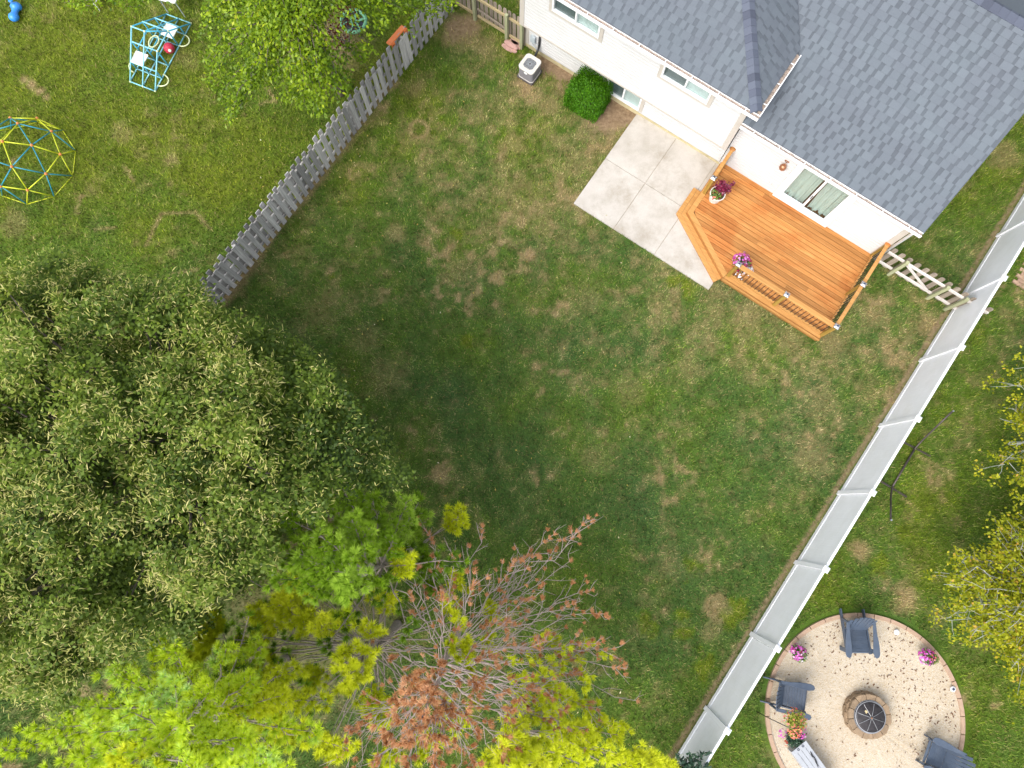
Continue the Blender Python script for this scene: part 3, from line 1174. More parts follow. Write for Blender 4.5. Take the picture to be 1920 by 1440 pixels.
gutter(hl(-4.5, BE, ZE), hl(AE + .115, BE, ZE), (0, -1, 0))
gutter(hl(AE, BE, ZE), hl(AE, bv + .13, ZE), (1, 0, 0))
gutter(hl(2.895, BE2, ZE2), hl(AR, BE2, ZE2), (0, -1, 0))
mb = MB()
mb.tube([hl(8.1, BE2 + .05, ZE2 - .13), hl(8.12, BE2 - .05, ZE2 - .28), hl(8.19, .12, ZE2 - .5), hl(8.19, .1, .25)], .04, 10)
mb.build("downspout", M['white_trim'], house, smooth=True)
mb = MB()
mb.bar(hl(AR - .012, BE2, ZE2 - .09), hl(AR - .012, BR, zr2 - .09), .020, .13)
mb.build("rake_board", M['elec'], house)

# curtains inside the sliding door
for (x0, x1, lab, gaps) in ((4.90, 5.56, "pale green curtain behind the door pane nearer the wall lamp", 0), (5.69, 6.33, "pale green curtain behind the door pane with the black handle", 1)):
    n = 46
    vs, fs = [], []
    root = HW((x0 + x1) / 2, -.10, 0)
    for i in range(n + 1):
        u = i / n
        x = (u - .5) * (x1 - x0)
        wob = .035 * math.sin(u * 19 + gaps) + .02 * math.sin(u * 43 + 1)
        zb = .38 + (.085 * abs(math.sin(u * 6.5 + .4 + gaps)) if gaps else .045 * abs(math.sin(u * 9.0 + .9)))
        xs = x + (.05 * (1 - u) if gaps else .0)
        vs += [(xs, -wob - .0, zb), (x, -wob * .6, 1.4), (x, -wob * .35, 2.27)]
    for i in range(n):
        for j in range(2):
            fs.append((i * 3 + j, i * 3 + 3 + j, i * 3 + 4 + j, i * 3 + 1 + j))
    mb = MB()
    mb.add(vs, fs)
    o = mb.build("curtain", M['curtain'], smooth=True)
    o.location = root
    o.rotation_euler = (0, 0, RZ)
    tag(o, lab, "curtain")

# ------------------------------------------------------------------ patio, gravel circle, pavers
patio = thing("patio", "pale concrete patio slab beside the house", "patio", HW(0, 0), RZ)
patio['kind'] = 'structure'
ja = [0.0, 1.415, 2.83, 4.72]
jb = [.02, 1.785, 3.51]
for i in range(3):
    for j in range(2):
        x0, x1 = ja[i] + (.006 if i else 0), ja[i + 1] - (.006 if i < 2 else 0)
        b0, b1 = jb[j] + (.006 if j else 0), jb[j + 1] - (.006 if j < 1 else 0)
        if i > 0 and j == 0: pass
        MB().prism([(x0, -b0), (x1, -b0), (x1, -b1), (x0, -b1)], -.05, .055).build("slab", M['concrete'], patio, bevel=.006)
MB().prism([(0.01, -.03), (4.71, -.03), (4.71, -3.5), (.01, -3.5)], -.05, .035).build("joint_bed", M['pad'], patio)

gravel = thing("gravel_circle", "round cream gravel patch with a pinkish kerb", "gravel", PIT_C)
gravel['kind'] = 'structure'
mb = MB()
seg = 72
vs = [(0, 0, .035)]
rr = [.5, 1.0, 1.5, 2.0, 2.35, PIT_R - .10]
for r in rr:
    for k in range(seg):
        an = 2 * math.pi * k / seg
        vs.append((r * math.cos(an), r * math.sin(an), .03 + random.uniform(0, .012)))
fs = [(0, 1 + k, 1 + (k + 1) % seg) for k in range(seg)]
for i in range(len(rr) - 1):
    for k in range(seg):
        fs.append((1 + i * seg + k, 1 + (i + 1) * seg + k, 1 + (i + 1) * seg + (k + 1) % seg, 1 + i * seg + (k + 1) % seg))
mb.add(vs, fs)
mb.build("gravel_bed", M['gravel'], gravel)


def arc_block(r0, r1, a0, a1, z0, z1, n=5, jit=0.0):
    mb = MB()
    vs = []
    for i in range(n + 1):
        an = a0 + (a1 - a0) * i / n
        for r in (r0, r1 + (random.uniform(-jit, jit) if jit else 0)):
            for z in (z0, z1):
                vs.append((r * math.cos(an), r * math.sin(an), z))
    fs = [(0, 2, 3, 1), (4 * n, 4 * n + 1, 4 * n + 3, 4 * n + 2)]
    for i in range(n):
        o = 4 * i
        fs += [(o + 1, o + 3, o + 7, o + 5), (o + 2, o + 6, o + 7, o + 3), (o, o + 1, o + 5, o + 4), (o, o + 4, o + 6, o + 2)]
    return mb.add(vs, fs)


for k in range(36):
    g = .004
    arc_block(PIT_R - .105, PIT_R, k * math.pi / 18 + g, (k + 1) * math.pi / 18 - g, -.05, .075 + random.uniform(-.004, .004)).build("kerb_block", M['curb'], gravel)
n = 900
mbn_v, mbn_f = [], []
for k in range(n):
    while True:
        x, y = random.uniform(-2.4, 2.4), random.uniform(-1.6, 2.4)
        if math.hypot(x, y) < 2.45 and math.hypot(x - .05, y - .05) > .68: break
    wgt = .12 + .75 * (1 / (1 + math.exp(-3.2 * (x * .75 + y * .65 - .55))))
    if random.random() > wgt: continue
    an = random.uniform(0, 6.28)
    L, w = random.uniform(.012, .05), random.uniform(.008, .02)
    dx, dy = math.cos(an), math.sin(an)
    z = .046
    o = len(mbn_v)
    mbn_v += [(x - dx * L, y - dy * L, z), (x - dy * w, y + dx * w, z + random.uniform(.002, .02)), (x + dx * L, y + dy * L, z + random.uniform(0, .02)), (x + dy * w, y - dx * w, z)]
    mbn_f.append((o, o + 1, o + 2, o + 3))
mb = MB()
mb.add(mbn_v, mbn_f)
o = mb.build("leaf_litter", M['leaf_litter'])
o.location = PIT_C
tag(o, "scattered dry brown leaves on the gravel", "leaves", kind='stuff')

n = 900
fx, fy = rng.uniform(-9, 8, n), rng.uniform(-6, 13.5, n)
w_ = np.exp(-np.hypot(fx + 4, fy - 0) / 3.5) + .8 * np.exp(-np.hypot(fx + 5.5, fy - 10) / 2.5) + .06
kp = (rng.random(n) < w_) & (fx < 4)
fx, fy = fx[kp], fy[kp]
n = len(fx)
an = rng.uniform(0, 6.28, n)
L, w_ = rng.uniform(.02, .045, n), rng.uniform(.012, .022, n)
z0 = np.full(n, .075)
pa = np.stack([fx - np.cos(an) * L, fy - np.sin(an) * L, z0], -1)
pb_ = np.stack([fx - np.sin(an) * w_, fy + np.cos(an) * w_, z0 + rng.uniform(0, .02, n)], -1)
pc = np.stack([fx + np.cos(an) * L, fy + np.sin(an) * L, z0 + rng.uniform(0, .02, n)], -1)
pd = np.stack([fx + np.sin(an) * w_, fy - np.cos(an) * w_, z0], -1)
M['fallen'] = foliage("fallen_leaves", [(0, (.30, .22, .05)), (.6, (.50, .42, .10)), (1, (.66, .62, .42))], .1, .6, .01)
tag(link("fallen_leaves", np_mesh("fallen_leaves", np.stack([pa, pb_, pc, pd], 1).reshape(-1, 3), np.arange(4 * n).reshape(-1, 4), M['fallen'], rng.random(n))),
    "small yellow fallen leaves scattered on the lawn", "leaves", kind='stuff')

# paved strip behind the vinyl fence and the mulch path beside the house
pv = thing("paver_path", "tan brick pavers behind the white fence", "path", P(1905, 512), RZ)
pv['kind'] = 'structure'
pm = None
for i in range(7):
    for j in range(9):
        if pm is None: pm = MB().box((0, 0, .02), (.205, .10, .07)).mesh("paver", M['paver'])
        link("paver", pm, pv, (.12 + i * .215 + (.1 if j % 2 else 0), -.28 + j * .11, random.uniform(-.003, .003)))
mb = MB()
q = [P(1886, 450), P(1905, 418), P(1925, 383), P(1990, 383), P(1960, 450)]
mb.prism([(p.x, p.y) for p in q], -.03, .03)
o = mb.build("mulch_path", M['mulch'])
tag(o, "narrow brown strip of ground beside the white fence", "path", kind='structure')

# ------------------------------------------------------------------ deck
ZD = .30
deck = thing("deck", "orange stained timber deck with black baluster railing", "deck", O, RZ)
DL, DRt, DB0, DB1 = 2.95, 8.07, .05, 3.06
CH0, CH1 = (2.95, 1.95), (4.86, 3.06)     # chamfered corner
chd = Vector((CH1[0] - CH0[0], CH1[1] - CH0[1])).normalized()
chn = Vector((-chd.y, chd.x))             # outwards from the deck (towards the patio)


def cham_a(b, inset=0.0):
    """a of the chamfer line at b, moved inwards"""
    if b <= CH0[1] + .08: return DL + inset
    t = (b - CH0[1]) / (CH1[1] - CH0[1])
    return CH0[0] + t * (CH1[0] - CH0[0]) + inset / abs(chn.x) * 1.0


nb = 21
pitch = (DB1 - .155 - DB0) / nb
for i in range(nb):
    b0 = DB0 + i * pitch + .0065
    b1 = DB0 + (i + 1) * pitch - .0065
    l0, l1 = (max(DL + .15, CH0[0] + (q - CH0[1]) * (CH1[0] - CH0[0]) / (CH1[1] - CH0[1]) + .303) for q in (b0, b1))
    cuts = [None]
    if random.random() < .55: cuts = [random.choice((4.6, 5.2, 5.9, 6.5, 7.0)) + random.uniform(-.1, .1)]
    if cuts[0] is None or cuts[0] < l1 + .4:
        spans = [(l0, l1, DRt - .02, DRt - .02)]
    else:
        c = cuts[0]
        spans = [(l0, l1, c - .002, c - .002), (c + .002, c + .002, DRt - .02, DRt - .02)]
    for (x00, x10, x01, x11) in spans:
        dz = random.uniform(-.0015, .0015)
        MB().prism([(x00, -b0), (x01, -b0), (x11, -b1), (x10, -b1)], ZD - .035 + dz, ZD + dz).build("deck_board", M['deck'], deck)
# border boards
MB().prism([(DL, -DB0), (DL + .145, -DB0), (DL + .145, -(CH0[1] - .088)), (DL, -CH0[1])], ZD - .035, ZD + .001).build("border_board", M['deck_step'], deck)
i0 = (CH0[0] + .148, CH0[1] - .085)
i1 = (CH1[0] - chn.x * 0 + .12, CH1[1] - .148)
MB().prism([(CH0[0], -CH0[1] - .003), (i0[0], -i0[1]), (cham_a(DB1 - .15, .147), -(DB1 - .15)), (CH1[0], -CH1[1])], ZD - .035, ZD + .0005).build("border_board", M['deck_step'], deck)
MB().prism([(cham_a(DB1 - .15, .152), -(DB1 - .151)), (DRt - .02, -(DB1 - .151)), (DRt - .02, -DB1), (CH1[0] + .01, -DB1)], ZD - .035, ZD + .0008).build("border_board", M['deck_step'], deck)
# skirts
for (p0, p1) in (((DL, DB0), CH0), (CH0, CH1), (CH1, (DRt, DB1)), ((DRt, DB1), (DRt, DB0))):
    MB().bar(hl(p0[0], p0[1], .135), hl(p1[0], p1[1], .135), .03, .25).build("skirt_board", M['deck_dark'], deck)
MB().bar(hl(CH1[0], DB1 + .05, .25), hl(DRt + .02, DB1 + .05, .25), .04, .07).build("ledger_strip", M['deck_step'], deck)
MB().prism([(DL + .05, -DB0 - .05), (DRt - .05, -DB0 - .05), (DRt - .05, -DB1 + .05), (CH1[0] + .1, -DB1 + .05), (CH0[0] + .1, -CH0[1])], .0, .2).build("deck_shade_fill", M['dark_pad'], deck)  # solid dark fill: the shade below the board gaps is put into its colour


# steps along the left edge and the chamfer: two mitred boards, one riser
def off_line(d):
    """three points of the tread line d metres outside the deck edge"""
    pA = (DL - d, 1.12)
    tx = math.tan(math.acos(max(-1, min(1, chn.x * -1 + 0))) / 2) if False else 0
    # intersection of x = DL-d with the shifted chamfer
    q = Vector(CH0) + chn * d if chn.x < 0 else Vector(CH0) - chn * d
    t = (DL - d - q.x) / chd.x
    pB = (DL - d, q.y + chd.y * t)
    q1 = Vector(CH1) + (chn * d if chn.x < 0 else -chn * d)
    pC = (q1.x - chd.x * .02, q1.y - chd.y * .02)
    return pA, pB, pC


for (d0, d1) in ((.004, .128), (.133, .262)):
    a_, b_ = off_line(d0), off_line(d1)
    MB().prism([(p[0], -p[1]) for p in (a_[0], a_[1], b_[1], b_[0])], .105, .145).build("step_board", M['deck_step'], deck, bevel=.004)
    MB().prism([(p[0], -p[1]) for p in (a_[1], a_[2], b_[2], b_[1])], .105, .1455).build("step_board", M['deck_step'], deck, bevel=.004)
o_ = off_line(.235)
for k in range(2):
    MB().bar(hl(o_[k][0], o_[k][1], .075), hl(o_[k + 1][0], o_[k + 1][1], .075), .03, .06).build("step_riser", M['deck_dark'], deck)

ZR = 1.20
posts = {'left': (3.04, 1.17), 'fl': (4.94, 2.94), 'fm': (6.475, 2.94), 'corner': (8.05, 2.94), 'mid': (8.06, 1.50), 'wall': (8.06, .10), 'lw': (3.03, .09)}


def cap(a, b, z):
    w = .072
    p = MB()
    c = hl(a, b, z)
    vs = [c + Vector((i * w, j * w, 0)) for i, j in ((-1, -1), (1, -1), (1, 1), (-1, 1))]
    vs += [c + Vector((i * w, j * w, .035)) for i, j in ((-1, -1), (1, -1), (1, 1), (-1, 1))]
    vs += [c + Vector((i * .03, j * .03, .075)) for i, j in ((-1, -1), (1, -1), (1, 1), (-1, 1))]
    p.add(vs, [(3, 2, 1, 0), (0, 1, 5, 4), (1, 2, 6, 5), (2, 3, 7, 6), (3, 0, 4, 7), (4, 5, 9, 8), (5, 6, 10, 9), (6, 7, 11, 10), (7, 4, 8, 11), (8, 9, 10, 11)])
    return p


for k, (a, b) in posts.items():
    if k in ('lw', 'wall'):
        MB().box(hl(a, b, (ZD + ZR) / 2), (.09, .09, ZR - ZD)).build("post", M['deck_green'], deck)
        MB().lathe([(0, ZR - .01), (.075, ZR - .01), (.085, ZR + .02), (.055, ZR + .05), (0, ZR + .055)], hl(a, b, 0), 14).build("post_knob", M['deck'], deck)
        continue
    pz = ZR + .05
    bb = b + (.1 if k in ('fl', 'fm') else 0)
    po = MB().box(hl(a, b, (pz - .02) / 2 + .01), (.095, .095, pz - .02)).build("post", M['deck_green'], deck, bevel=.004)
    c = cap(a, b, pz).build("post_cap", M['silver'], po)
    MB().box(hl(a, b, pz + .078), (.05, .05, .006)).build("solar_panel", M['lamp_grey'], po)


def railing(p0, p1, cap_w=.14, n_off=.045, bal=True):
    p0, p1 = Vector(p0), Vector(p1)
    d = (p1 - p0)
    L = d.length
    d.normalize()
    q0, q1 = p0 + d * .05, p1 - d * .05
    MB().bar(hl(q0.x, q0.y, ZR + .005), hl(q1.x, q1.y, ZR + .005), cap_w, .036).build("top_rail", M['deck_step'], deck, bevel=.004)
    MB().bar(hl(q0.x, q0.y, ZR - .06), hl(q1.x, q1.y, ZR - .06), .04, .085).build("upper_rail", M['deck_dark'], deck)
    MB().bar(hl(q0.x, q0.y, ZD + .11), hl(q1.x, q1.y, ZD + .11), .04, .085).build("lower_rail", M['deck_step'], deck)
    n = int((L - .1) / .118)
    for i in range(n):
        t = (i + .5) / n
        p = q0 + (q1 - q0) * t
        MB().tube([hl(p.x, p.y, ZD + .06), hl(p.x, p.y, ZR - .03)], .0105, 6).build("baluster", M['black_metal'], deck)


railing(posts['fl'], posts['fm'])
railing(posts['fm'], posts['corner'])
railing(posts['corner'], posts['mid'], .10)
railing(posts['mid'], posts['wall'], .10)
railing(posts['lw'], posts['left'], .10)


# ------------------------------------------------------------------ foliage geometry
def norm(v):
    return v / np.maximum(np.linalg.norm(v, axis=-1, keepdims=True), 1e-9)


def leaves_geo(p, d, nrm, L, W, fold=.25):
    """folded diamond leaves; p base, d direction, nrm upper side"""
    s = norm(np.cross(d, nrm))
    n2 = norm(np.cross(s, d))
    L, W = L[:, None], W[:, None]
    m = p + d * L * .45
    v = np.stack([p, m - s * W + n2 * W * fold, p + d * L - n2 * L * .08, m + s * W + n2 * W * fold], 1)
    n = len(p)
    b = np.arange(n)[:, None] * 4
    return v.reshape(-1, 3), (b + np.array([0, 1, 2, 3])[None])


def strips_geo(p, d, side, L, W, bend):
    """curled strips of three quads"""
    n = len(p)
    s = norm(np.cross(d, side))
    k = norm(np.cross(s, d))
    vs = []
    for t in (0, .33, .67, 1.0):
        c = p + d * (L * t)[:, None] + k * (bend * L * t * t)[:, None]
        w = (W * (.5 + 1.3 * t * (1 - t) * 2) * (1 if t < 1 else .5))[:, None]
        vs += [c - s * w, c + s * w]
    v = np.stack(vs, 1).reshape(-1, 3)
    b = np.arange(n)[:, None] * 8
    f = np.concatenate([b + np.array([0, 1, 3, 2]), b + np.array([2, 3, 5, 4]), b + np.array([4, 5, 7, 6])], 0)
    return v, f


def rand_dir(n):
    return norm(rng.normal(size=(n, 3)))


class Twigs:
    """many tapered tubes in one mesh"""

    def __init__(self): self.mb = MB()

    def add(self, pts, r0, r1, seg=5):
        n = len(pts)
        self.mb.tube([tuple(p) for p in pts], [r0 + (r1 - r0) * i / (n - 1) for i in range(n)], seg, cap=False)

    def build(self, name, m, parent): return self.mb.build(name, m, parent, smooth=True)


def curve(p0, p1, sag=0.0, n=5, jit=0.0, lift=0.0):
    p0, p1 = np.array(p0, float), np.array(p1, float)
    L = np.linalg.norm(p1 - p0)
    out = []
    for i in range(n):
        t = i / (n - 1)
        q = p0 + (p1 - p0) * t
        q[2] += 4 * t * (1 - t) * sag + lift * t * t
        if 0 < i < n - 1 and jit: q = q + rng.normal(size=3) * jit * L
        out.append(q)
    return out


M['linden_leaf'] = foliage("linden_leaves", [(0, (.038, .074, .010)), (.5, (.108, .168, .017)), (.85, (.15, .215, .022)), (1, (.21, .26, .03))], .25, .45, 0.012)
M['bract'] = foliage("linden_bracts", [(0, (.24, .30, .05)), (.5, (.48, .47, .13)), (1, (.70, .62, .28))], .35, .6, 0.01)
M['pear_leaf'] = foliage("pear_leaves", [(0, (.06, .12, .010)), (.4, (.18, .29, .012)), (.75, (.34, .46, .015)), (.93, (.50, .55, .03)), (1, (.56, .38, .05))], .4, .4, 0.015)
M['pine_dark'] = foliage("pine_needles_deep", [(0, (.09, .17, .010)), (.5, (.22, .37, .015)), (1, (.36, .52, .06))], .18, .5, 0.01)
M['pine_bright'] = foliage("pine_needles_bright", [(0, (.28, .37, .012)), (.5, (.52, .65, .02)), (.8, (.52, .68, .06)), (1, (.48, .70, .20))], .2, .5, 0.01)
M['pine_yellow'] = foliage("pine_needles_yellow", [(0, (.38, .42, .014)), (.5, (.60, .66, .018)), (1, (.74, .76, .05))], .2, .5, 0.01)
M['pine_dead'] = foliage("pine_needles_dead", [(0, (.28, .115, .035)), (.5, (.52, .235, .09)), (1, (.66, .37, .20))], .3, .6, .02)
M['amber_leaf'] = foliage("amber_leaves", [(0, (.13, .17, .010)), (.5, (.32, .35, .014)), (.85, (.54, .50, .03)), (1, (.58, .36, .06))], .4, .5, 0.01)
M['box_leaf'] = foliage("boxwood_leaves", [(0, (.03, .10, .006)), (.5, (.075, .225, .008)), (1, (.15, .34, .015))], .3, .4, 0.01)
M['holly_leaf'] = foliage("dark_glossy_leaves", [(0, (.012, .035, .02)), (.5, (.025, .06, .035)), (1, (.06, .11, .06))], .15, .25, 0.03)
M['plum_leaf'] = foliage("plum_leaves", [(0, (.08, .015, .02)), (.5, (.17, .035, .03)), (1, (.26, .08, .04))], .35, .4, 0.01)
M['petal'] = foliage("petals_magenta", [(0, (.32, .01, .14)), (.4, (.60, .05, .42)), (.75, (.72, .20, .62)), (1, (.80, .55, .72))], .3, .5, .03)
M['petal_mixed'] = foliage("petals_pink_red", [(0, (.65, .03, .05)), (.35, (.75, .16, .16)), (.7, (.78, .28, .12)), (1, (.85, .45, .40))], .3, .5, .03)
M['petal_white'] = foliage("petals_white", [(0, (.70, .66, .72)), (1, (.86, .84, .86))], .3, .5, .03)
M['petal_red'] = foliage("petals_crimson", [(0, (.25, .008, .04)), (1, (.50, .03, .12))], .3, .5, .03)
M['coleus'] = foliage("burgundy_leaves", [(0, (.10, .005, .025)), (.6, (.24, .012, .06)), (1, (.40, .03, .12))], .3, .4, .06)
M['pot_leaf'] = foliage("pot_leaves", [(0, (.03, .08, .012)), (.6, (.10, .20, .02)), (1, (.26, .34, .04))], .35, .45, .05)
M['lime_leaf'] = foliage("lime_leaves", [(0, (.16, .22, .02)), (.6, (.34, .36, .03)), (1, (.50, .42, .05))], .35, .45, .04)


def add_leaves(name, m, parent, parts):
    """parts: list of (v,f,tone)"""
    vs, fs, ts, o = [], [], [], 0
    for v, f, t in parts:
        vs.append(v)
        fs.append(f + o)
        ts.append(t)
        o += len(v)
    me = np_mesh(name, np.concatenate(vs), np.concatenate(fs), m, np.concatenate(ts))
    return link(name, me, parent)


# ------------------------------------------------------------------ crown outlines measured on the photograph
LINDEN_OUT = [(-250, 480), (60, 505), (95, 478), (130, 490), (160, 500), (190, 495), (215, 515), (245, 540), (290, 550), (330, 530), (370, 545), (395, 575), (405, 610), (440, 605), (470, 620), (520, 630),
              (560, 660), (600, 690), (625, 720), (645, 770), (690, 810), (740, 850), (755, 890), (735, 915), (680, 915), (640, 905), (600, 940), (590, 970), (540, 970), (500, 1000), (520, 1040),
              (490, 1080), (430, 1100), (400, 1090), (390, 1120), (390, 1180), (300, 1190), (270, 1170), (240, 1230), (160, 1240), (150, 1290), (110, 1350), (40, 1400), (-250, 1440)]
PEAR_OUT = [(330, -150), (365, 20), (372, 80), (385, 160), (410, 205), (432, 238), (448, 215), (470, 175), (510, 165), (550, 190), (585, 222), (620, 205), (655, 175), (680, 140), (700, 100), (688, 75), (700, 60),
            (730, 50), (748, 62), (775, 60), (800, 35), (860, 28), (880, -150)]


def px_of(w):
    dx, dy, dz = w[:, 0], w[:, 1], w[:, 2] - CAM_H
    zf = dy * _s - dz * _c
    return 960 + FPX * dx / zf, 720 - FPX * (dy * _c + dz * _s) / zf


def inside_px(w, poly, jit=0.0):
    x, y = px_of(w)
    if jit: x, y = x + rng.normal(0, jit, len(x)), y + rng.normal(0, jit, len(y))
    return poly_mask(x, y, poly)


# ------------------------------------------------------------------ linden
def linden():
    base = P(490, 885)
    t = thing("linden_tree", "large dark green linden tree covered in pale flower bracts", "tree", base)
    H, RM = 8.4, 4.7
    cl = []
    tries = 0
    while len(cl) < 420 and tries < 30000:
        tries += 1
        d = rand_dir(1)[0]
        e = 2.4
        sc_ = (abs(d[0] ** 2 + d[1] ** 2) ** (e / 2) + abs(d[2]) ** e) ** (-1 / e)
        lump = float(fbm(np.array([d[0] * 4 + 3 * d[2]]), np.array([d[1] * 4 - 2 * d[2]]), 1.3, 1, 2)[0])
        q = (.70 + .46 * lump) * rng.uniform(.84, 1.04)
        an = math.atan2(d[1], d[0])
        c = np.array([d[0] * RM * sc_ * q, d[1] * RM * sc_ * q, 4.0 + d[2] * sc_ * (H - 4.0 if d[2] > 0 else 2.9) * q])
        if not inside_px(np.array([c]) + np.array(base), LINDEN_OUT)[0]: continue
        if any(np.linalg.norm(c - w[0]) < .50 for w in cl): continue
        cl.append((c, an, lump))
    tw = Twigs()
    tw.add(curve((0, 0, -.1), (.1, .05, 3.0), n=5, jit=.01), .22, .15, 9)
    tw.add(curve((.1, .05, 3.0), (-.05, .1, 7.6), n=6, jit=.015), .15, .03, 7)
    lv, br = [], []
    for (c, an, q) in cl:
        out = norm(np.array([c[0], c[1], .55 * (c[2] - 2.5)])[None])[0]
        out = norm((out + np.array([0, 0, .35]))[None])[0]
        zb = max(1.4, c[2] * .62)
        if rng.random() < .30: tw.add(curve((.05, .05, zb), c, sag=.15, n=6, jit=.02), .055, .008, 5)
        # each bough end is a spray of short shoots; shoots carry the leaves
        dark = sstep(.2, 2.2, c[0] - .25 * c[2])          # the low eastern lobe flowers little; its shade is put into the leaf tone
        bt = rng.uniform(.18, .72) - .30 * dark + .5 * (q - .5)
        cd = rng.uniform(.25, 1.25)
        ns = int(rng.integers(11, 18))
        R = rng.uniform(.42, .66)
        for k in range(ns):
            sd = norm((rand_dir(1)[0] * .95 + out * .9)[None])[0]
            tip = c + sd * R * rng.uniform(.6, 1.15) * np.array([1, 1, .75])
            st_ = c + (tip - c) * .2
            n = int(rng.integers(30, 46))
            u = rng.random(n) ** .7
            p = st_ + (tip - st_) * u[:, None] + rng.normal(size=(n, 3)) * .085
            kp = inside_px(p + np.array(base), LINDEN_OUT, 16)
            if kp.sum() < 3: continue
            p, u = p[kp], u[kp]
            n = len(p)
            nr = norm(np.array([0, 0, 1.0])[None] + sd * .5 + rand_dir(n) * .45)
            dirs = norm(np.cross(nr, rand_dir(n)) + sd * .5)
            tone = np.clip(bt + rng.normal(0, .15, n) + .22 * (u - .5), 0, 1)
            v, f = leaves_geo(p, dirs, nr, rng.uniform(.06, .105, n), rng.uniform(.020, .034, n))
            lv.append((v, f, tone))
            dens = np.clip(cd + rng.normal(0, .2), .05, 1.6) * (1 - .72 * dark) * (.5 + .6 * sstep(1.5, 5, c[2]))
            nb = int(rng.integers(14, 30) * dens)
            if nb < 1: continue
            p = tip + rng.normal(size=(nb, 3)) * np.array([.13, .13, .09]) + np.array([0, 0, .03])
            kp = inside_px(p + np.array(base), LINDEN_OUT, 16)
            p = p[kp]
            nb = len(p)
            if nb < 1: continue
            dd = norm(sd * .35 + rand_dir(nb) * .8 + np.array([0, 0, .15]))
            v, f = strips_geo(p, dd, np.array([[0, 0, 1.0]]) + rand_dir(nb) * .5, rng.uniform(.04, .10, nb), rng.uniform(.0048, .0088, nb), rng.uniform(-1.3, 1.3, nb))
            br.append((v, f, np.tile(np.clip(rng.normal(.5, .25, nb), 0, 1), 3)))
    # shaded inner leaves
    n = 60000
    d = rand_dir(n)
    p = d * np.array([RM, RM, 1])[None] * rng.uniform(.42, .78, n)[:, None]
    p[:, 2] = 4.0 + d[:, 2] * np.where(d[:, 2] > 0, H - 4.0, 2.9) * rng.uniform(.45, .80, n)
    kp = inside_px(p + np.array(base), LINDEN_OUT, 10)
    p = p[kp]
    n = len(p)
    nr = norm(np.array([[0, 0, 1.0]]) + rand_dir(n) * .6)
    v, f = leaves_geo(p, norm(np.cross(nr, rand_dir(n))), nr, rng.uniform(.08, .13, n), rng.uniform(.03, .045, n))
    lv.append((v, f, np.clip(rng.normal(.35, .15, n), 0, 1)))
    tw.build("trunk", M['bark'], t)
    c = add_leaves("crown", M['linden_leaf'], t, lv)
    add_leaves("flower_bracts", M['bract'], t, br)['kind'] = 'stuff'


linden()


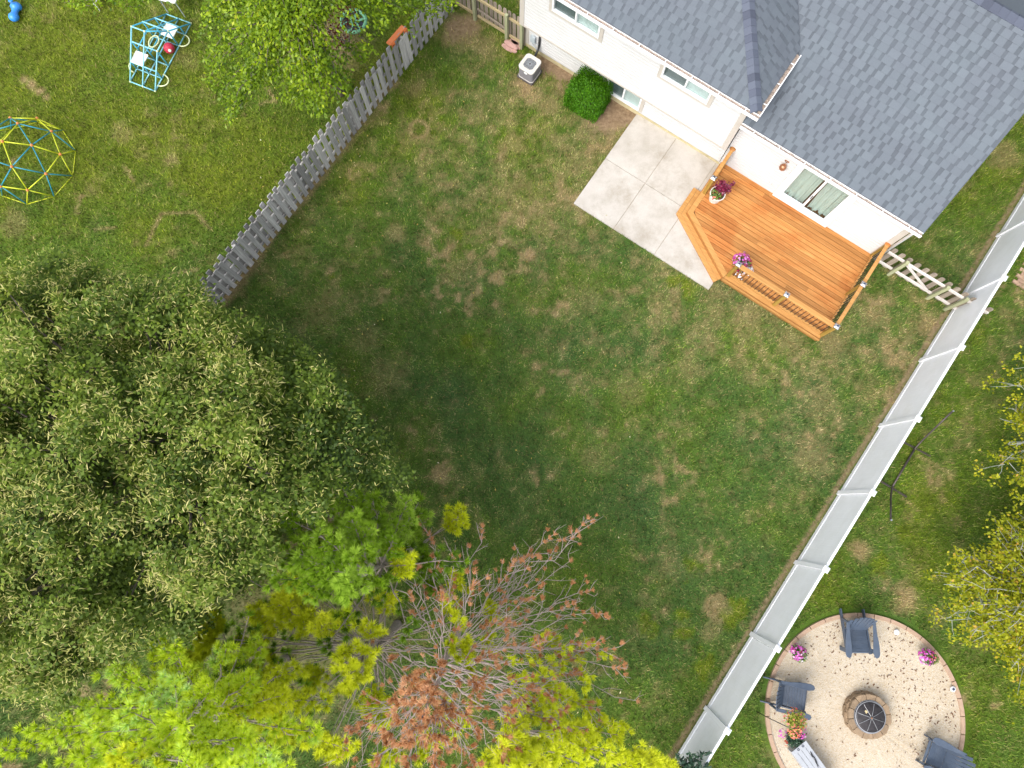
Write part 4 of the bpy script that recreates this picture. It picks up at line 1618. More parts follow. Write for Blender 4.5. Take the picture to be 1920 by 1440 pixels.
# ------------------------------------------------------------------ light green pear tree at the top
def pear():
    base = P(640, 175)
    t = thing("pear_tree", "light green broadleaf tree with drooping branches over the picket fence", "tree", base)
    tw = Twigs()
    tw.add(curve((0, 0, -.1), (0, 0, 2.2), n=4, jit=.01), .13, .10, 8)
    tw.add(curve((0, 0, 2.2), (.1, .2, 5.8), n=5, jit=.02), .10, .02, 6)
    lv = []
    strands = []
    for i in range(150):
        an = rng.uniform(0, 2 * np.pi)
        rm = 2.9 * (1 + .16 * math.sin(2 * an + .6) + .16 * math.sin(5 * an + 2))
        r = rm * math.sqrt(rng.uniform(.12, 1))
        zt = 5.6 - 2.9 * (r / 3.0) ** 1.6 + rng.normal(0, .3)
        strands.append((an, r, zt))
    # long sprays that reach past the crown: (pixel, height)
    for (px, py, z) in ((432, 222, 2.2), (575, 205, 2.3), (520, 140, 2.6), (600, 215, 2.2), (395, 160, 2.5), (372, 70, 2.8), (700, 95, 2.6), (845, 15, 2.4), (815, 30, 2.6), (860, 5, 2.4), (780, 10, 2.8),
                        (415, 190, 2.2), (450, 200, 2.4), (150, 8, 3.2), (235, 12, 3.0), (210, 2, 3.2), (170, -10, 3.2), (480, 160, 2.5), (630, 160, 2.4), (690, 130, 2.3), (555, 190, 2.2), (660, 170, 2.2), (120, 5, 3.0), (250, -5, 3.1)):
        w = P(px, py, z) - base
        strands.append((math.atan2(w.y, w.x), math.hypot(w.x, w.y), -z))
    for (an, r, zt) in strands:
        spec = zt < 0
        z1 = -zt if spec else zt
        tip = np.array([r * math.cos(an), r * math.sin(an), z1])
        st = np.array([tip[0] * .35, tip[1] * .35, min(5.3, z1 * .6 + 2.0)]) if not spec else np.array([tip[0] * .5, tip[1] * .5, z1 + .9])
        pts = curve(st, tip, sag=.28, n=7, jit=.03)
        n = int(rng.integers(80, 150)) if not spec else 170
        tx_, ty_ = px_of(np.array([tip + np.array(base)]))
        if spec or (poly_mask(tx_, ty_, PEAR_OUT)[0] and math.hypot(tx_[0] - 672, ty_[0] - 44) > 40): tw.add(pts, .018, .005, 4)
        k = rng.uniform(.25, 1.0, n)
        arr = np.array(pts)
        idx = k * 6
        i0 = np.minimum(idx.astype(int), 5)
        p = arr[i0] + (arr[i0 + 1] - arr[i0]) * (idx - i0)[:, None]
        spread = .20 if not spec else .17
        p = p + rng.normal(size=(n, 3)) * spread * np.array([1, 1, .6]) * (1.15 - k)[:, None] ** .4
        kp = inside_px(p + np.array(base), PEAR_OUT, 6) | (px_of(p + np.array(base))[0] < 330)
        gx_, gy_ = px_of(p + np.array(base))
        kp &= ~((np.hypot((gx_ - 655) / 48, (gy_ - 45) / 36) < 1) & (rng.random(n) < .82))
        kp &= ~(np.hypot((gx_ - 742) / 26, (gy_ - 70) / 26) < 1)
        if kp.sum() < 4: continue
        p = p[kp]
        n = len(p)
        outd = np.array([math.cos(an), math.sin(an), -.35])
        d = norm(outd[None] * .8 + rand_dir(n))
        nr = norm(np.array([0, 0, 1.0])[None] + rand_dir(n) * .5)
        tone = np.clip(rng.normal(.36 + .10 * (z1 > 3.5) + rng.uniform(-.12, .14), .17, n), 0, 1)
        v, f = leaves_geo(p, d, nr, rng.uniform(.085, .14, n), rng.uniform(.024, .036, n))
        lv.append((v, f, tone))
    tw.build("trunk", M['bark'], t)
    add_leaves("crown", M['pear_leaf'], t, lv)


pear()


# ------------------------------------------------------------------ pines
def tufts_geo(c, d, n_need, L, spread=(.25, 1.25)):
    """needle rosettes; c (k,3) centres, d (k,3) twig directions"""
    k = len(c)
    N_ = k * n_need
    cc = np.repeat(c, n_need, 0)
    dd = np.repeat(d, n_need, 0)
    r = rand_dir(N_)
    perp = norm(r - dd * np.sum(r * dd, 1)[:, None])
    th = rng.uniform(spread[0], spread[1], N_)[:, None]
    nd = norm(dd * np.cos(th) + perp * np.sin(th))
    LL = (np.repeat(L, n_need) * rng.uniform(.75, 1.1, N_))[:, None]
    st = cc - dd * (rng.uniform(0, .06, N_)[:, None])
    side = norm(np.cross(nd, np.array([[0, 0, 1.0]]) + rand_dir(N_) * .45)) * .0086
    v = np.stack([st - side, st + side, st + nd * LL], 1).reshape(-1, 3)
    return v, np.arange(3 * N_).reshape(-1, 3)


def bough(tw, store, base, p0, p1, key, width=.9, dens=1.0, start=.22, r0=.024, tone=.5, twig_key=None, need=60, L=.16):
    """a limb from the trunk p0 to the tip p1 with side twigs carrying rosettes"""
    pts = curve(p0, p1, sag=-.12 * np.linalg.norm(np.array(p1) - p0) * .35, n=8, jit=.012, lift=.12)
    arr = np.array(pts)
    Lb = np.linalg.norm(arr[-1] - arr[0])
    tw.add(pts, r0, .008, 5)
    n = max(3, int(Lb * 7.5 * dens))
    bt = rng.normal(0, .10)
    for i in range(n):
        t = start + (1 - start) * (i + rng.random()) / n
        ix = min(int(t * 7), 6)
        q = arr[ix] + (arr[ix + 1] - arr[ix]) * (t * 7 - ix)
        ax = norm((arr[ix + 1] - arr[ix])[None])[0]
        sd = norm(np.cross(ax, [0, 0, 1])[None])[0] * (1 if i % 2 else -1)
        ln = width * rng.uniform(.3, .65) * (1.15 - .75 * (t - start) / (1 - start)) + .06
        tip = q + (ax * .75 + sd * rng.uniform(.5, 1.0) + np.array([0, 0, rng.uniform(.0, .35)])) * ln
        tw.add([q, (q + tip) / 2 + np.array([0, 0, -.02]), tip], .008, .004, 4)
        dv = norm((tip - q)[None])[0]
        m = 1 + int(ln / .15)
        for j in range(m):
            u = 1 - j * .15 / max(ln, .1)
            if u < .1: break
            c = q + (tip - q) * u
            store.setdefault((key, need, L), []).append((c, norm((dv + np.array([0, 0, .45]) + rng.normal(size=3) * .25)[None])[0], tone + bt + rng.normal(0, .13)))
    store.setdefault((key, need, L), []).append((arr[-1], norm((arr[-1] - arr[-2])[None])[0], tone + .1))


def finish_pine(t, tw, store, bark):
    tw.build("trunk", M[bark], t)
    for (key, need, L), lst in store.items():
        c = np.array([q[0] for q in lst])
        d = np.array([q[1] for q in lst])
        tn = np.array([q[2] for q in lst])
        v, f = tufts_geo(c, d, need, np.full(len(c), L))
        tone = np.clip(np.repeat(tn, need) + rng.normal(0, .10, len(c) * need), 0, 1)
        nm = {'pine_dark': 'needles', 'pine_bright': 'needles', 'pine_yellow': 'yellow_needles', 'pine_dead': 'brown_needles'}[key]
        link(nm, np_mesh(nm, v, f, M[key], tone), t)


def pine(label, base_px, H, boughs, name="pine_tree", bark='pine_bark', whorls=None, lean=(0, 0)):
    base = P(*base_px)
    t = thing(name, label, "tree", base)
    tw, st = Twigs(), {}
    trunk = curve((0, 0, -.1), (lean[0], lean[1], H), n=9, jit=.004)
    tw.add(trunk, .13, .012, 8)

    def at(z):
        k = max(0, min(1, z / H))
        return np.array([lean[0] * k, lean[1] * k, z])

    for bq in boughs:
        (px, py, z) = bq[0]
        kw = dict(bq[1]) if len(bq) > 1 else {}
        zb = kw.pop('zb', max(.6, z - .6))
        tip = np.array(P(px, py, z) - base)
        bough(tw, st, base, at(zb), tip, **kw)
    for (z, n, R, kw) in (whorls or []):
        a0 = rng.uniform(0, 6.28)
        for i in range(n):
            an = a0 + 2 * math.pi * i / n + rng.normal(0, .15)
            rr = R * rng.uniform(.8, 1.15)
            p0 = at(z)
            k2 = dict(kw)
            rise = k2.pop('rise', .25)
            k2.setdefault('start', .05)
            bough(tw, st, base, p0, p0 + np.array([rr * math.cos(an), rr * math.sin(an), rise * rr]), **k2)
    k0 = boughs[len(boughs) // 2][1] if boughs else {}
    for i in range(26):                       # leader shoots
        q = at(H - abs(rng.normal(0, .35))) + rng.normal(size=3) * np.array([.16, .16, .05])
        dq = norm((q - at(H - .8))[None] + rng.normal(size=(1, 3)) * .2)[0]
        st.setdefault((k0.get('key', 'pine_bright'), 76, .155), []).append((q, dq, k0.get('tone', .5) + .15 + rng.normal(0, .1)))
    finish_pine(t, tw, st, bark)
    return t


BR_ = dict(key='pine_bright', width=.58, tone=.55)
BG_ = dict(key='pine_bright', width=.58, tone=.74)
DK_ = dict(key='pine_dark', width=.62, tone=.5, dens=1.25)
YL_ = dict(key='pine_yellow', width=.52, tone=.5)

# bright pine filling the lower left corner
pine("bright yellow green pine in the bottom corner next to the linden", (535, 1235), 8.2, [
    ((275, 1165, 5.6), dict(BR_, tone=.6)), ((215, 1255, 6.2), dict(BG_)), ((120, 1320, 5.6), dict(BG_)), ((10, 1405, 5.0), dict(BR_)), ((60, 1370, 5.3), dict(BR_)),
    ((330, 1215, 5.8), dict(BR_)), ((430, 1210, 5.6), dict(BR_, tone=.6)), ((495, 1205, 4.8), dict(BR_, tone=.5)), ((170, 1230, 5.0), dict(BR_, tone=.45)),
    ((245, 1330, 7.0), dict(BG_)), ((330, 1270, 6.8), dict(BG_)), ((400, 1290, 7.0), dict(BR_)), ((480, 1270, 6.2), dict(BR_)), ((540, 1300, 6.0), dict(YL_)),
    ((560, 1250, 5.2), dict(YL_)), ((600, 1370, 6.0), dict(BR_)), ((520, 1420, 7.0), dict(BG_)), ((470, 1380, 7.4), dict(BR_)), ((300, 1420, 7.4), dict(BR_)), ((160, 1420, 6.6), dict(BR_)),
    ((90, 1450, 6.0), dict(BR_)), ((660, 1400, 5.4), dict(YL_)), ((620, 1310, 5.2), dict(YL_)), ((380, 1440, 8.0), dict(BG_, zb=7.3)), ((440, 1450, 8.0), dict(BR_, zb=7.2)), ((230, 1450, 7.2), dict(BR_)),
    ((345, 1350, 7.8), dict(BR_, zb=7.0)), ((560, 1460, 6.6), dict(BR_)), ((190, 1370, 6.6), dict(BG_)),
], whorls=[(3.2, 6, 2.1, dict(DK_, tone=.1, dens=.6)), (4.4, 7, 2.0, dict(DK_, tone=.25, dens=.6)), (2.2, 7, 2.2, dict(key='pine_dark', width=.5, dens=.25, tone=.2))])  # low inner whorls in dark needles: the crown's depth shade put into colour

# deeper green pine behind it
pine("deep green pine between the linden and the brown pine", (770, 1035), 7.6, [
    ((640, 905, 5.3), dict(DK_, tone=.55)), ((590, 935, 5.5), dict(DK_)), ((700, 930, 5.1), dict(DK_, tone=.6)), ((765, 935, 4.9), dict(DK_, tone=.75)), ((790, 960, 3.4), dict(DK_, tone=.6)),
    ((540, 970, 5.7), dict(DK_, tone=.4)), ((500, 1030, 5.9), dict(DK_, tone=.45)), ((520, 1085, 6.1), dict(DK_, tone=.5)), ((600, 1000, 6.5), dict(DK_, tone=.75)), ((660, 970, 6.1), dict(DK_, tone=.6)),
    ((560, 1050, 6.5), dict(DK_, tone=.75)), ((620, 1070, 6.7), dict(DK_, tone=.6)), ((680, 1030, 6.1), dict(DK_, tone=.5)), ((740, 1010, 5.3), dict(DK_, tone=.55)), ((770, 1060, 4.9), dict(DK_, tone=.4, key='pine_yellow')),
    ((870, 965, 3.0), dict(YL_, tone=.35, start=.75, dens=.5)), ((845, 985, 2.8), dict(YL_, tone=.3, start=.88, dens=.5)), ((640, 1100, 6.3), dict(DK_, tone=.45)), ((580, 1100, 6.1), dict(DK_, tone=.4)),
    ((800, 1040, 3.0), dict(DK_, tone=.35, start=.5)), ((820, 1090, 2.6), dict(DK_, tone=.3, start=.6)), ((710, 1090, 4.9), dict(DK_, tone=.35, start=.5)),
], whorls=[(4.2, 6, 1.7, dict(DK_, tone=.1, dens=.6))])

# sparse yellow green pine between them
pine("thin yellow green pine with bare lower twigs between the bright and the brown pine", (745, 1170), 5.6, [
    ((480, 1150, 4.0), dict(YL_, start=.72)), ((520, 1130, 4.2), dict(YL_, start=.75)), ((545, 1095, 4.2), dict(YL_, tone=.6, start=.7)), ((600, 1165, 4.6), dict(YL_, tone=.7, start=.6)), ((640, 1150, 4.4), dict(BR_, start=.6)),
    ((725, 1110, 4.0), dict(YL_, tone=.75, start=.6)), ((700, 1170, 4.6), dict(YL_, start=.5)), ((690, 1215, 5.0), dict(YL_, start=.4)), ((640, 1220, 5.0), dict(YL_, tone=.4, start=.5)), ((650, 1290, 4.8), dict(YL_, tone=.55, start=.5)),
    ((690, 1260, 5.0), dict(YL_, tone=.55, start=.4)), ((560, 1160, 4.2), dict(YL_, tone=.5, start=.7)), ((700, 1320, 4.4), dict(YL_, tone=.35, start=.6)), ((720, 1350, 4.2), dict(YL_, tone=.3, start=.6)), ((580, 1270, 4.4), dict(YL_, tone=.35, start=.7)),
    ((400, 1195, 3.6), dict(YL_, start=.97)), ((390, 1215, 3.4), dict(YL_, start=.97)), ((420, 1170, 3.4), dict(YL_, start=.97)), ((370, 1240, 3.2), dict(YL_, start=.97)), ((440, 1240, 3.4), dict(YL_, start=.97)),
    ((470, 1215, 3.0), dict(YL_, start=.97)), ((520, 1240, 3.2), dict(YL_, start=.97)), ((405, 1055, 4.0), dict(YL_, start=.96)),
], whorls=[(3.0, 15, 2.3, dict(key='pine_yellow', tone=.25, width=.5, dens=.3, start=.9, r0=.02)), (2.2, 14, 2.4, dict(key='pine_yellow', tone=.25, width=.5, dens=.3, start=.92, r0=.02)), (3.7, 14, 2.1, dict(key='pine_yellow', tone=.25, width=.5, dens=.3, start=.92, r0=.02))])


def brown_pine():
    base = P(858, 1180)
    t = thing("pine_tree", "dying pine with bare grey branches and rust brown needles", "tree", base)
    tw, st = Twigs(), {}
    H = 7.6
    top = np.array(P(792, 1345, H) - base)
    tw.add(curve((0, 0, -.1), top, n=9, jit=.004), .12, .015, 8)
    at = lambda z: top * (z / H)

    def limb(tip, zb, r=.03, n_tw=16, dead=.35, yellow=0.0, start=.25, green_tip=0):
        p0 = at(zb)
        pts = curve(p0, tip, sag=rng.uniform(-.22, .02), n=9, jit=.022, lift=.1)
        arr = np.array(pts)
        tw.add(pts, r, .006, 5)
        Lb = np.linalg.norm(arr[-1] - arr[0])
        for i in range(n_tw):
            u = start + (1 - start) * (i + rng.random()) / n_tw
            ix = min(int(u * 8), 7)
            q = arr[ix] + (arr[ix + 1] - arr[ix]) * (u * 8 - ix)
            ax = norm((arr[ix + 1] - arr[ix])[None])[0]
            sd = norm(np.cross(ax, [0, 0, 1])[None])[0] * (1 if i % 2 else -1)
            ln = rng.uniform(.25, .95) * (1.2 - .75 * u) * min(1, Lb / 2)
            tp = q + (ax * rng.uniform(.7, 1.2) + sd * rng.uniform(.25, .8) + np.array([0, 0, rng.uniform(-.1, .3)])) * ln
            md = (q + tp) / 2 + rng.normal(size=3) * .055
            tw.add([q, md, tp], .0085, .0035, 4)
            for s_ in range(1):
                e = md + (tp - q) * rng.uniform(.2, .5) + rng.normal(size=3) * .10
                tw.add([md, e], .005, .003, 3)
                if rng.random() < dead * .5:
                    st.setdefault(('pine_dead', 20, .085), []).append((e, norm((e - md)[None])[0], .4 + rng.normal(0, .15)))
            dv = norm((tp - q)[None])[0]
            if rng.random() < yellow:
                for s_ in range(4):
                    st.setdefault(('pine_yellow', 50, .13), []).append((q + (tp - q) * rng.uniform(.4, 1.1) + rng.normal(size=3) * .06, norm((dv + rng.normal(size=3) * .4 + np.array([0, 0, .4]))[None])[0], .5 + rng.normal(0, .15)))
            elif rng.random() < dead:
                for s_ in range(rng.integers(1, 3)):
                    st.setdefault(('pine_dead', 30, .105), []).append((q + (tp - q) * rng.uniform(.6, 1.0), norm((dv + rng.normal(size=3) * .3)[None])[0], .5 + rng.normal(0, .2)))
        for s_ in range(3 if dead > .2 else 1):
            st.setdefault(('pine_dead', 34, .11), []).append((arr[-1] - (arr[-1] - arr[-2]) * .35 * s_, norm((arr[-1] - arr[-2])[None])[0], .65))

    # limbs seen in the photograph: (tip pixel, tip height, height at the trunk)
    for (px, py, z, zb, n_tw, dead) in (
            (1103, 970, 2.6, 2.4, 24, .5), (1085, 1005, 2.4, 2.0, 18, .3), (930, 1000, 3.2, 3.0, 20, .5), (905, 985, 3.0, 2.8, 16, .3), (965, 1050, 3.4, 3.2, 20, .5), (1040, 1000, 2.8, 2.4, 16, .5),
            (805, 1000, 3.4, 3.0, 16, .4), (760, 1050, 3.6, 3.2, 12, .2), (725, 1035, 3.4, 2.8, 10, .15), (1070, 1050, 2.0, 1.6, 14, .2), (1110, 1105, 2.4, 2.2, 18, .35), (1135, 1150, 2.8, 2.6, 22, .55),
            (1120, 1205, 3.2, 3.2, 20, .45), (1150, 1215, 3.0, 2.8, 18, .5), (1170, 1250, 3.0, 3.0, 20, .5), (1195, 1312, 2.6, 3.0, 14, .2), (1075, 1130, 3.0, 2.6, 18, .35), (1000, 1120, 3.6, 3.4, 20, .5),
            (990, 1040, 2.6, 2.2, 14, .3), (850, 1040, 4.0, 3.6, 18, .4), (890, 1090, 4.4, 4.0, 18, .6), (830, 1110, 4.6, 4.2, 14, .5), (770, 1110, 4.4, 4.0, 12, .3), (745, 1150, 4.2, 3.8, 12, .3),
            (700, 1200, 4.0, 3.4, 10, .2), (735, 1230, 4.8, 4.4, 12, .3), (950, 1160, 4.4, 4.2, 18, .5), (1020, 1200, 4.2, 4.0, 18, .5), (930, 1230, 5.2, 5.0, 16, .6), (870, 1180, 5.2, 4.8, 16, .6),
            (1010, 1290, 4.6, 4.6, 18, .6), (960, 1330, 5.4, 5.2, 18, .7), (900, 1280, 5.8, 5.6, 16, .8), (830, 1240, 5.8, 5.4, 14, .8), (760, 1270, 5.8, 5.4, 14, .7), (1060, 1330, 4.2, 4.2, 16, .5)):
        if rng.random() < .22 and px < 1080: continue
        limb(np.array(P(px, py, z) - base), zb, .014 + .0025 * (n_tw / 10), int(n_tw * .85), dead * .9)
    for (px, py, z, zb) in ((850, 1330, 6.6, 6.3), (800, 1290, 6.8, 6.3), (740, 1310, 6.4, 6.0), (720, 1380, 6.2, 5.9), (770, 1390, 7.2, 6.8), (840, 1390, 7.0, 6.6), (900, 1370, 6.2, 6.0), (700, 1430, 5.8, 5.6),
                            (820, 1440, 7.0, 6.8), (890, 1430, 6.4, 6.2), (760, 1440, 7.2, 7.0), (660, 1370, 5.6, 5.4), (640, 1420, 5.2, 5.2), (950, 1400, 5.6, 5.6)):
        limb(np.array(P(px, py, z) - base), zb, .013, 14, .7, start=.2)
    for (px, py, z, zb) in ((1100, 1215, 2.6, 2.6), (1085, 1260, 3.2, 3.2), (1120, 1330, 3.0, 3.2), (1165, 1370, 2.6, 2.8), (1050, 1300, 3.8, 3.8), (1090, 1370, 3.6, 3.8), (1030, 1350, 4.4, 4.4), (1000, 1390, 4.8, 4.8)):
        limb(np.array(P(px, py, z) - base), zb, .024, 18, .4, yellow=.75, start=.5)
    # the crown tip
    for i in range(60):
        p = top + np.array([rng.normal(0, .35), rng.normal(0, .35), rng.uniform(-1.0, .1)])
        st.setdefault(('pine_dead', 40, .13), []).append((p, norm(np.array([p[0] - top[0], p[1] - top[1], .5])[None] + rng.normal(size=(1, 3)) * .3)[0], .75 + rng.normal(0, .15)))
    finish_pine(t, tw, st, 'dead_bark')


brown_pine()

pine("small yellow green pine at the bottom edge right of the brown pine", (968, 1300), 6.3, [
    ((960, 1375, 5.6), dict(YL_, tone=.85)), ((940, 1400, 5.6), dict(YL_, tone=.8)), ((905, 1425, 5.2), dict(YL_, tone=.7)), ((985, 1400, 5.6), dict(YL_, tone=.7)), ((1040, 1420, 5.0), dict(YL_, tone=.5)),
    ((1090, 1430, 4.4), dict(YL_, tone=.45)), ((1140, 1410, 3.8), dict(YL_, tone=.5)), ((1160, 1375, 3.2), dict(YL_, tone=.4)), ((1015, 1440, 5.6), dict(YL_, tone=.7)), ((960, 1450, 6.0), dict(YL_, tone=.7)),
    ((1235, 1430, 3.6), dict(YL_, tone=.8, start=.75)), ((1255, 1445, 3.4), dict(YL_, tone=.8, start=.8)), ((1200, 1450, 3.8), dict(YL_, tone=.5, start=.7)), ((1110, 1390, 3.6), dict(YL_, tone=.4, start=.5)),
], whorls=[(5.4, 5, .5, dict(YL_, tone=.7))])


# ------------------------------------------------------------------ amber trees beyond the vinyl fence
def amber(label, base, cz, R, hs, n, notch=None, keep=None):
    t = thing("ornamental_tree", label, "tree", base)
    tw = Twigs()
    tw.add(curve((0, 0, -.1), (0, 0, cz - .3), n=5, jit=.015), .05, .03, 8)
    lv = []
    for i in range(n):
        d = rand_dir(1)[0]
        d[2] = abs(d[2]) * .9 - .15
        r = R * rng.uniform(.45, 1.0) ** .6 * (1 + .18 * math.sin(4 * math.atan2(d[1], d[0]) + hs))
        tip = np.array([d[0] * r, d[1] * r, cz + d[2] * r * .75])
        pts = curve((rng.normal(0, .05), rng.normal(0, .05), cz - .5), tip, sag=.12, n=6, jit=.035)
        tw.add(pts, .022, .004, 4)
        arr = np.array(pts)
        for k in range(7):
            q = arr[-1] + (arr[2] - arr[-1]) * rng.random()
            e = q + rng.normal(size=3) * .2 + d * .15
            tw.add([q, (q + e) / 2 + rng.normal(size=3) * .02, e], .008, .003, 3)
            m = int(rng.integers(14, 28))
            p = e + rng.normal(size=(m, 3)) * .085
            dd = norm(rand_dir(m) + d[None] * .6)
            nr = norm(np.array([0, 0, 1.0])[None] + rand_dir(m) * .6)
            v, f = leaves_geo(p, dd, nr, rng.uniform(.06, .10, m), rng.uniform(.022, .034, m))
            lv.append((v, f, np.clip(rng.normal(.5 + rng.uniform(-.2, .2), .2, m), 0, 1)))
    tw.build("trunk", M['lichen_bark'], t)
    add_leaves("crown", M['amber_leaf'], t, lv)


amber("sparse yellow leaved tree with pale twigs beyond the hammock stand", P(1890, 830), 2.4, 2.0, .6, 90)
amber("fuller yellow green tree beside the gravel circle", P(1872, 1105), 2.5, 2.75, 2.0, 400)


# ------------------------------------------------------------------ shrubs
def leafy_ball(t, mat, pts_fn, n, Lr, Wr, name="foliage", tone0=.45):
    p, nr = pts_fn(n)
    d = norm(np.cross(nr, rand_dir(n)) + nr * .5)
    v, f = leaves_geo(p, d, norm(nr + rand_dir(n) * .5), rng.uniform(*Lr, n), rng.uniform(*Wr, n))
    return add_leaves(name, M[mat], t, [(v, f, np.clip(rng.normal(tone0, .2, n), 0, 1))])


def boxwood():
    t = thing("boxwood_shrub", "clipped bright green boxwood against the white wall", "shrub", HW(-1.47, .56), RZ)

    def pts(n):
        d = rand_dir(n)
        d[:, 2] = np.abs(d[:, 2])
        s = (np.abs(d[:, 0]) ** 3.2 + np.abs(d[:, 1]) ** 3.2 + np.abs(d[:, 2]) ** 3.2) ** (-1 / 3.2) if False else (np.abs(d[:, 0]) ** 9 + np.abs(d[:, 1]) ** 9 + np.abs(d[:, 2]) ** 9) ** (-1 / 9)
        rad = s * rng.uniform(.80, 1.06, n) * (1 + .06 * np.sin(9 * d[:, 0] + 4 * d[:, 2]) * np.cos(8 * d[:, 1]))
        p = d * rad[:, None] * np.array([.56, .47, .96])
        return p, norm(d / np.array([.6, .55, 1.0]))

    tw = Twigs()
    for i in range(14):
        e = rand_dir(1)[0]
        tw.add(curve((0, 0, 0), (e[0] * .4, e[1] * .35, .4 + abs(e[2]) * .4), n=4, jit=.03), .018, .005, 5)
    tw.build("stems", M['bark'], t)
    leafy_ball(t, 'box_leaf', pts, 17000, (.035, .06), (.012, .02))


boxwood()


def dark_shrub():
    t = thing("evergreen_shrub", "dark glossy leaved shrub in front of the white fence at the bottom edge", "shrub", P(1246, 1450))
    lv = []
    tw = Twigs()
    for (px, py, z) in ((1324, 1412, 2.25), (1298, 1416, 2.15), (1276, 1420, 2.0), (1312, 1428, 2.2), (1300, 1432, 2.2), (1318, 1436, 2.2), (1284, 1436, 2.1), (1268, 1440, 1.9), (1290, 1450, 2.1), (1325, 1440, 2.0), (1250, 1460, 2.1), (1230, 1470, 1.9), (1300, 1480, 2.0), (1270, 1480, 2.3)):
        tip = np.array(P(px, py, z) - t.location)
        pts = curve((0, 0, 0), tip, sag=.2, n=6, jit=.02)
        tw.add(pts, .016, .005, 5)
        arr = np.array(pts)
        m = 46
        k = rng.uniform(.5, 1.0, m) * 5
        i0 = np.minimum(k.astype(int), 4)
        p = arr[i0] + (arr[i0 + 1] - arr[i0]) * (k - i0)[:, None] + rng.normal(size=(m, 3)) * .03
        ax = norm((arr[-1] - arr[-2])[None])
        d = norm(ax * .6 + rand_dir(m))
        v, f = leaves_geo(p, d, norm(np.array([[0, 0, 1.0]]) + rand_dir(m) * .4), rng.uniform(.10, .16, m), rng.uniform(.026, .038, m))
        lv.append((v, f, np.clip(rng.normal(.5, .2, m), 0, 1)))
    tw.build("stems", M['bark'], t)
    add_leaves("foliage", M['holly_leaf'], t, lv)


dark_shrub()


def plum():
    t = thing("plum_sapling", "small purple red leaved sapling under the light green tree", "shrub", P(655, 95))
    tw = Twigs()
    lv = []
    for (px, py, z) in ((640, 15, 3.0), (650, 45, 2.9), (622, 55, 2.9), (618, 35, 3.0), (640, 70, 2.6), (660, 20, 2.9), (628, 75, 2.6)):
        tip = np.array(P(px, py, z) - t.location)
        pts = curve((0, 0, 0), tip, sag=.15, n=5, jit=.02)
        tw.add(pts, .018, .005, 5)
        m = 45
        p = tip + rng.normal(size=(m, 3)) * .13
        v, f = leaves_geo(p, rand_dir(m), norm(np.array([[0, 0, 1.0]]) + rand_dir(m) * .5), rng.uniform(.06, .1, m), rng.uniform(.02, .03, m))
        lv.append((v, f, np.clip(rng.normal(.5, .2, m), 0, 1)))
    tw.build("stems", M['bark'], t)
    add_leaves("foliage", M['plum_leaf'], t, lv)


plum()

# ------------------------------------------------------------------ weathered shadowbox fence
def shadowbox():
    p0, p1 = WF[0], P(858, 2)
    d = p1 - p0
    L = d.length
    d.normalize()
    rz = math.atan2(d.y, d.x)
    t = thing("picket_fence", "grey weathered shadowbox picket fence running past the linden", "fence", p0, rz)
    # local x along the fence, local -y towards the lawn on its right
    H = lambda x: 1.50 - .22 * max(0, min(1, (x - .45 * L) / (.55 * L)))
    pm = []
    for k in range(6):
        w = .148
        mb = MB()
        j = [random.uniform(-.006, .006) for _ in range(8)]
        vs = []
        for (z, s) in ((0, 1), (.5, 1), (.975, 1), (1.0, .86)):
            for (i, y) in ((-1, -.009), (1, -.009), (1, .009), (-1, .009)):
                vs.append((i * w / 2 * s + j[int(z * 4)] * .6, y + (j[4 + int(z * 3)] * (z)), z))
        fs = [(0, 3, 2, 1), (12, 13, 14, 15)]
        for q in range(3):
            o = q * 4
            fs += [(o, o + 1, o + 5, o + 4), (o + 1, o + 2, o + 6, o + 5), (o + 2, o + 3, o + 7, o + 6), (o + 3, o, o + 4, o + 7)]
        mb.add(vs, fs)
        pm.append(mb.mesh("picket", M['grey_wood']))
    sp = .265
    n = int(L / sp)
    for i in range(n):
        for side in (0, 1):
            x = (i + .5 * side) * sp + .08 + random.uniform(-.012, .012)
            if x > L - .1: continue
            o = link("picket", random.choice(pm), t, (x, -.058 if not side else .058, .03 + random.uniform(-.015, .015)),
                     (random.uniform(-.02, .02), random.uniform(-.022, .022), random.uniform(-.05, .05)))
            o.scale = (random.uniform(.94, 1.05), 1, H(x) * random.uniform(.985, 1.015))
    k = int(round(L / 2.4))
    xs = [L * i / k for i in range(k + 1)]
    for i, x in enumerate(xs):
        if i: MB().box((x - .06, 0, H(x) * .48), (.09, .088, H(x) * .96)).build("post", M['grey_wood'], t)
    for i in range(k):
        for zf in (.17, .52, .86):
            MB().bar((xs[i] + .0, 0, H(xs[i]) * zf), (xs[i + 1] - .11, 0, H(xs[i + 1]) * zf), .04, .088).build("rail", M['grey_wood'], t)
    return t


shadowbox()


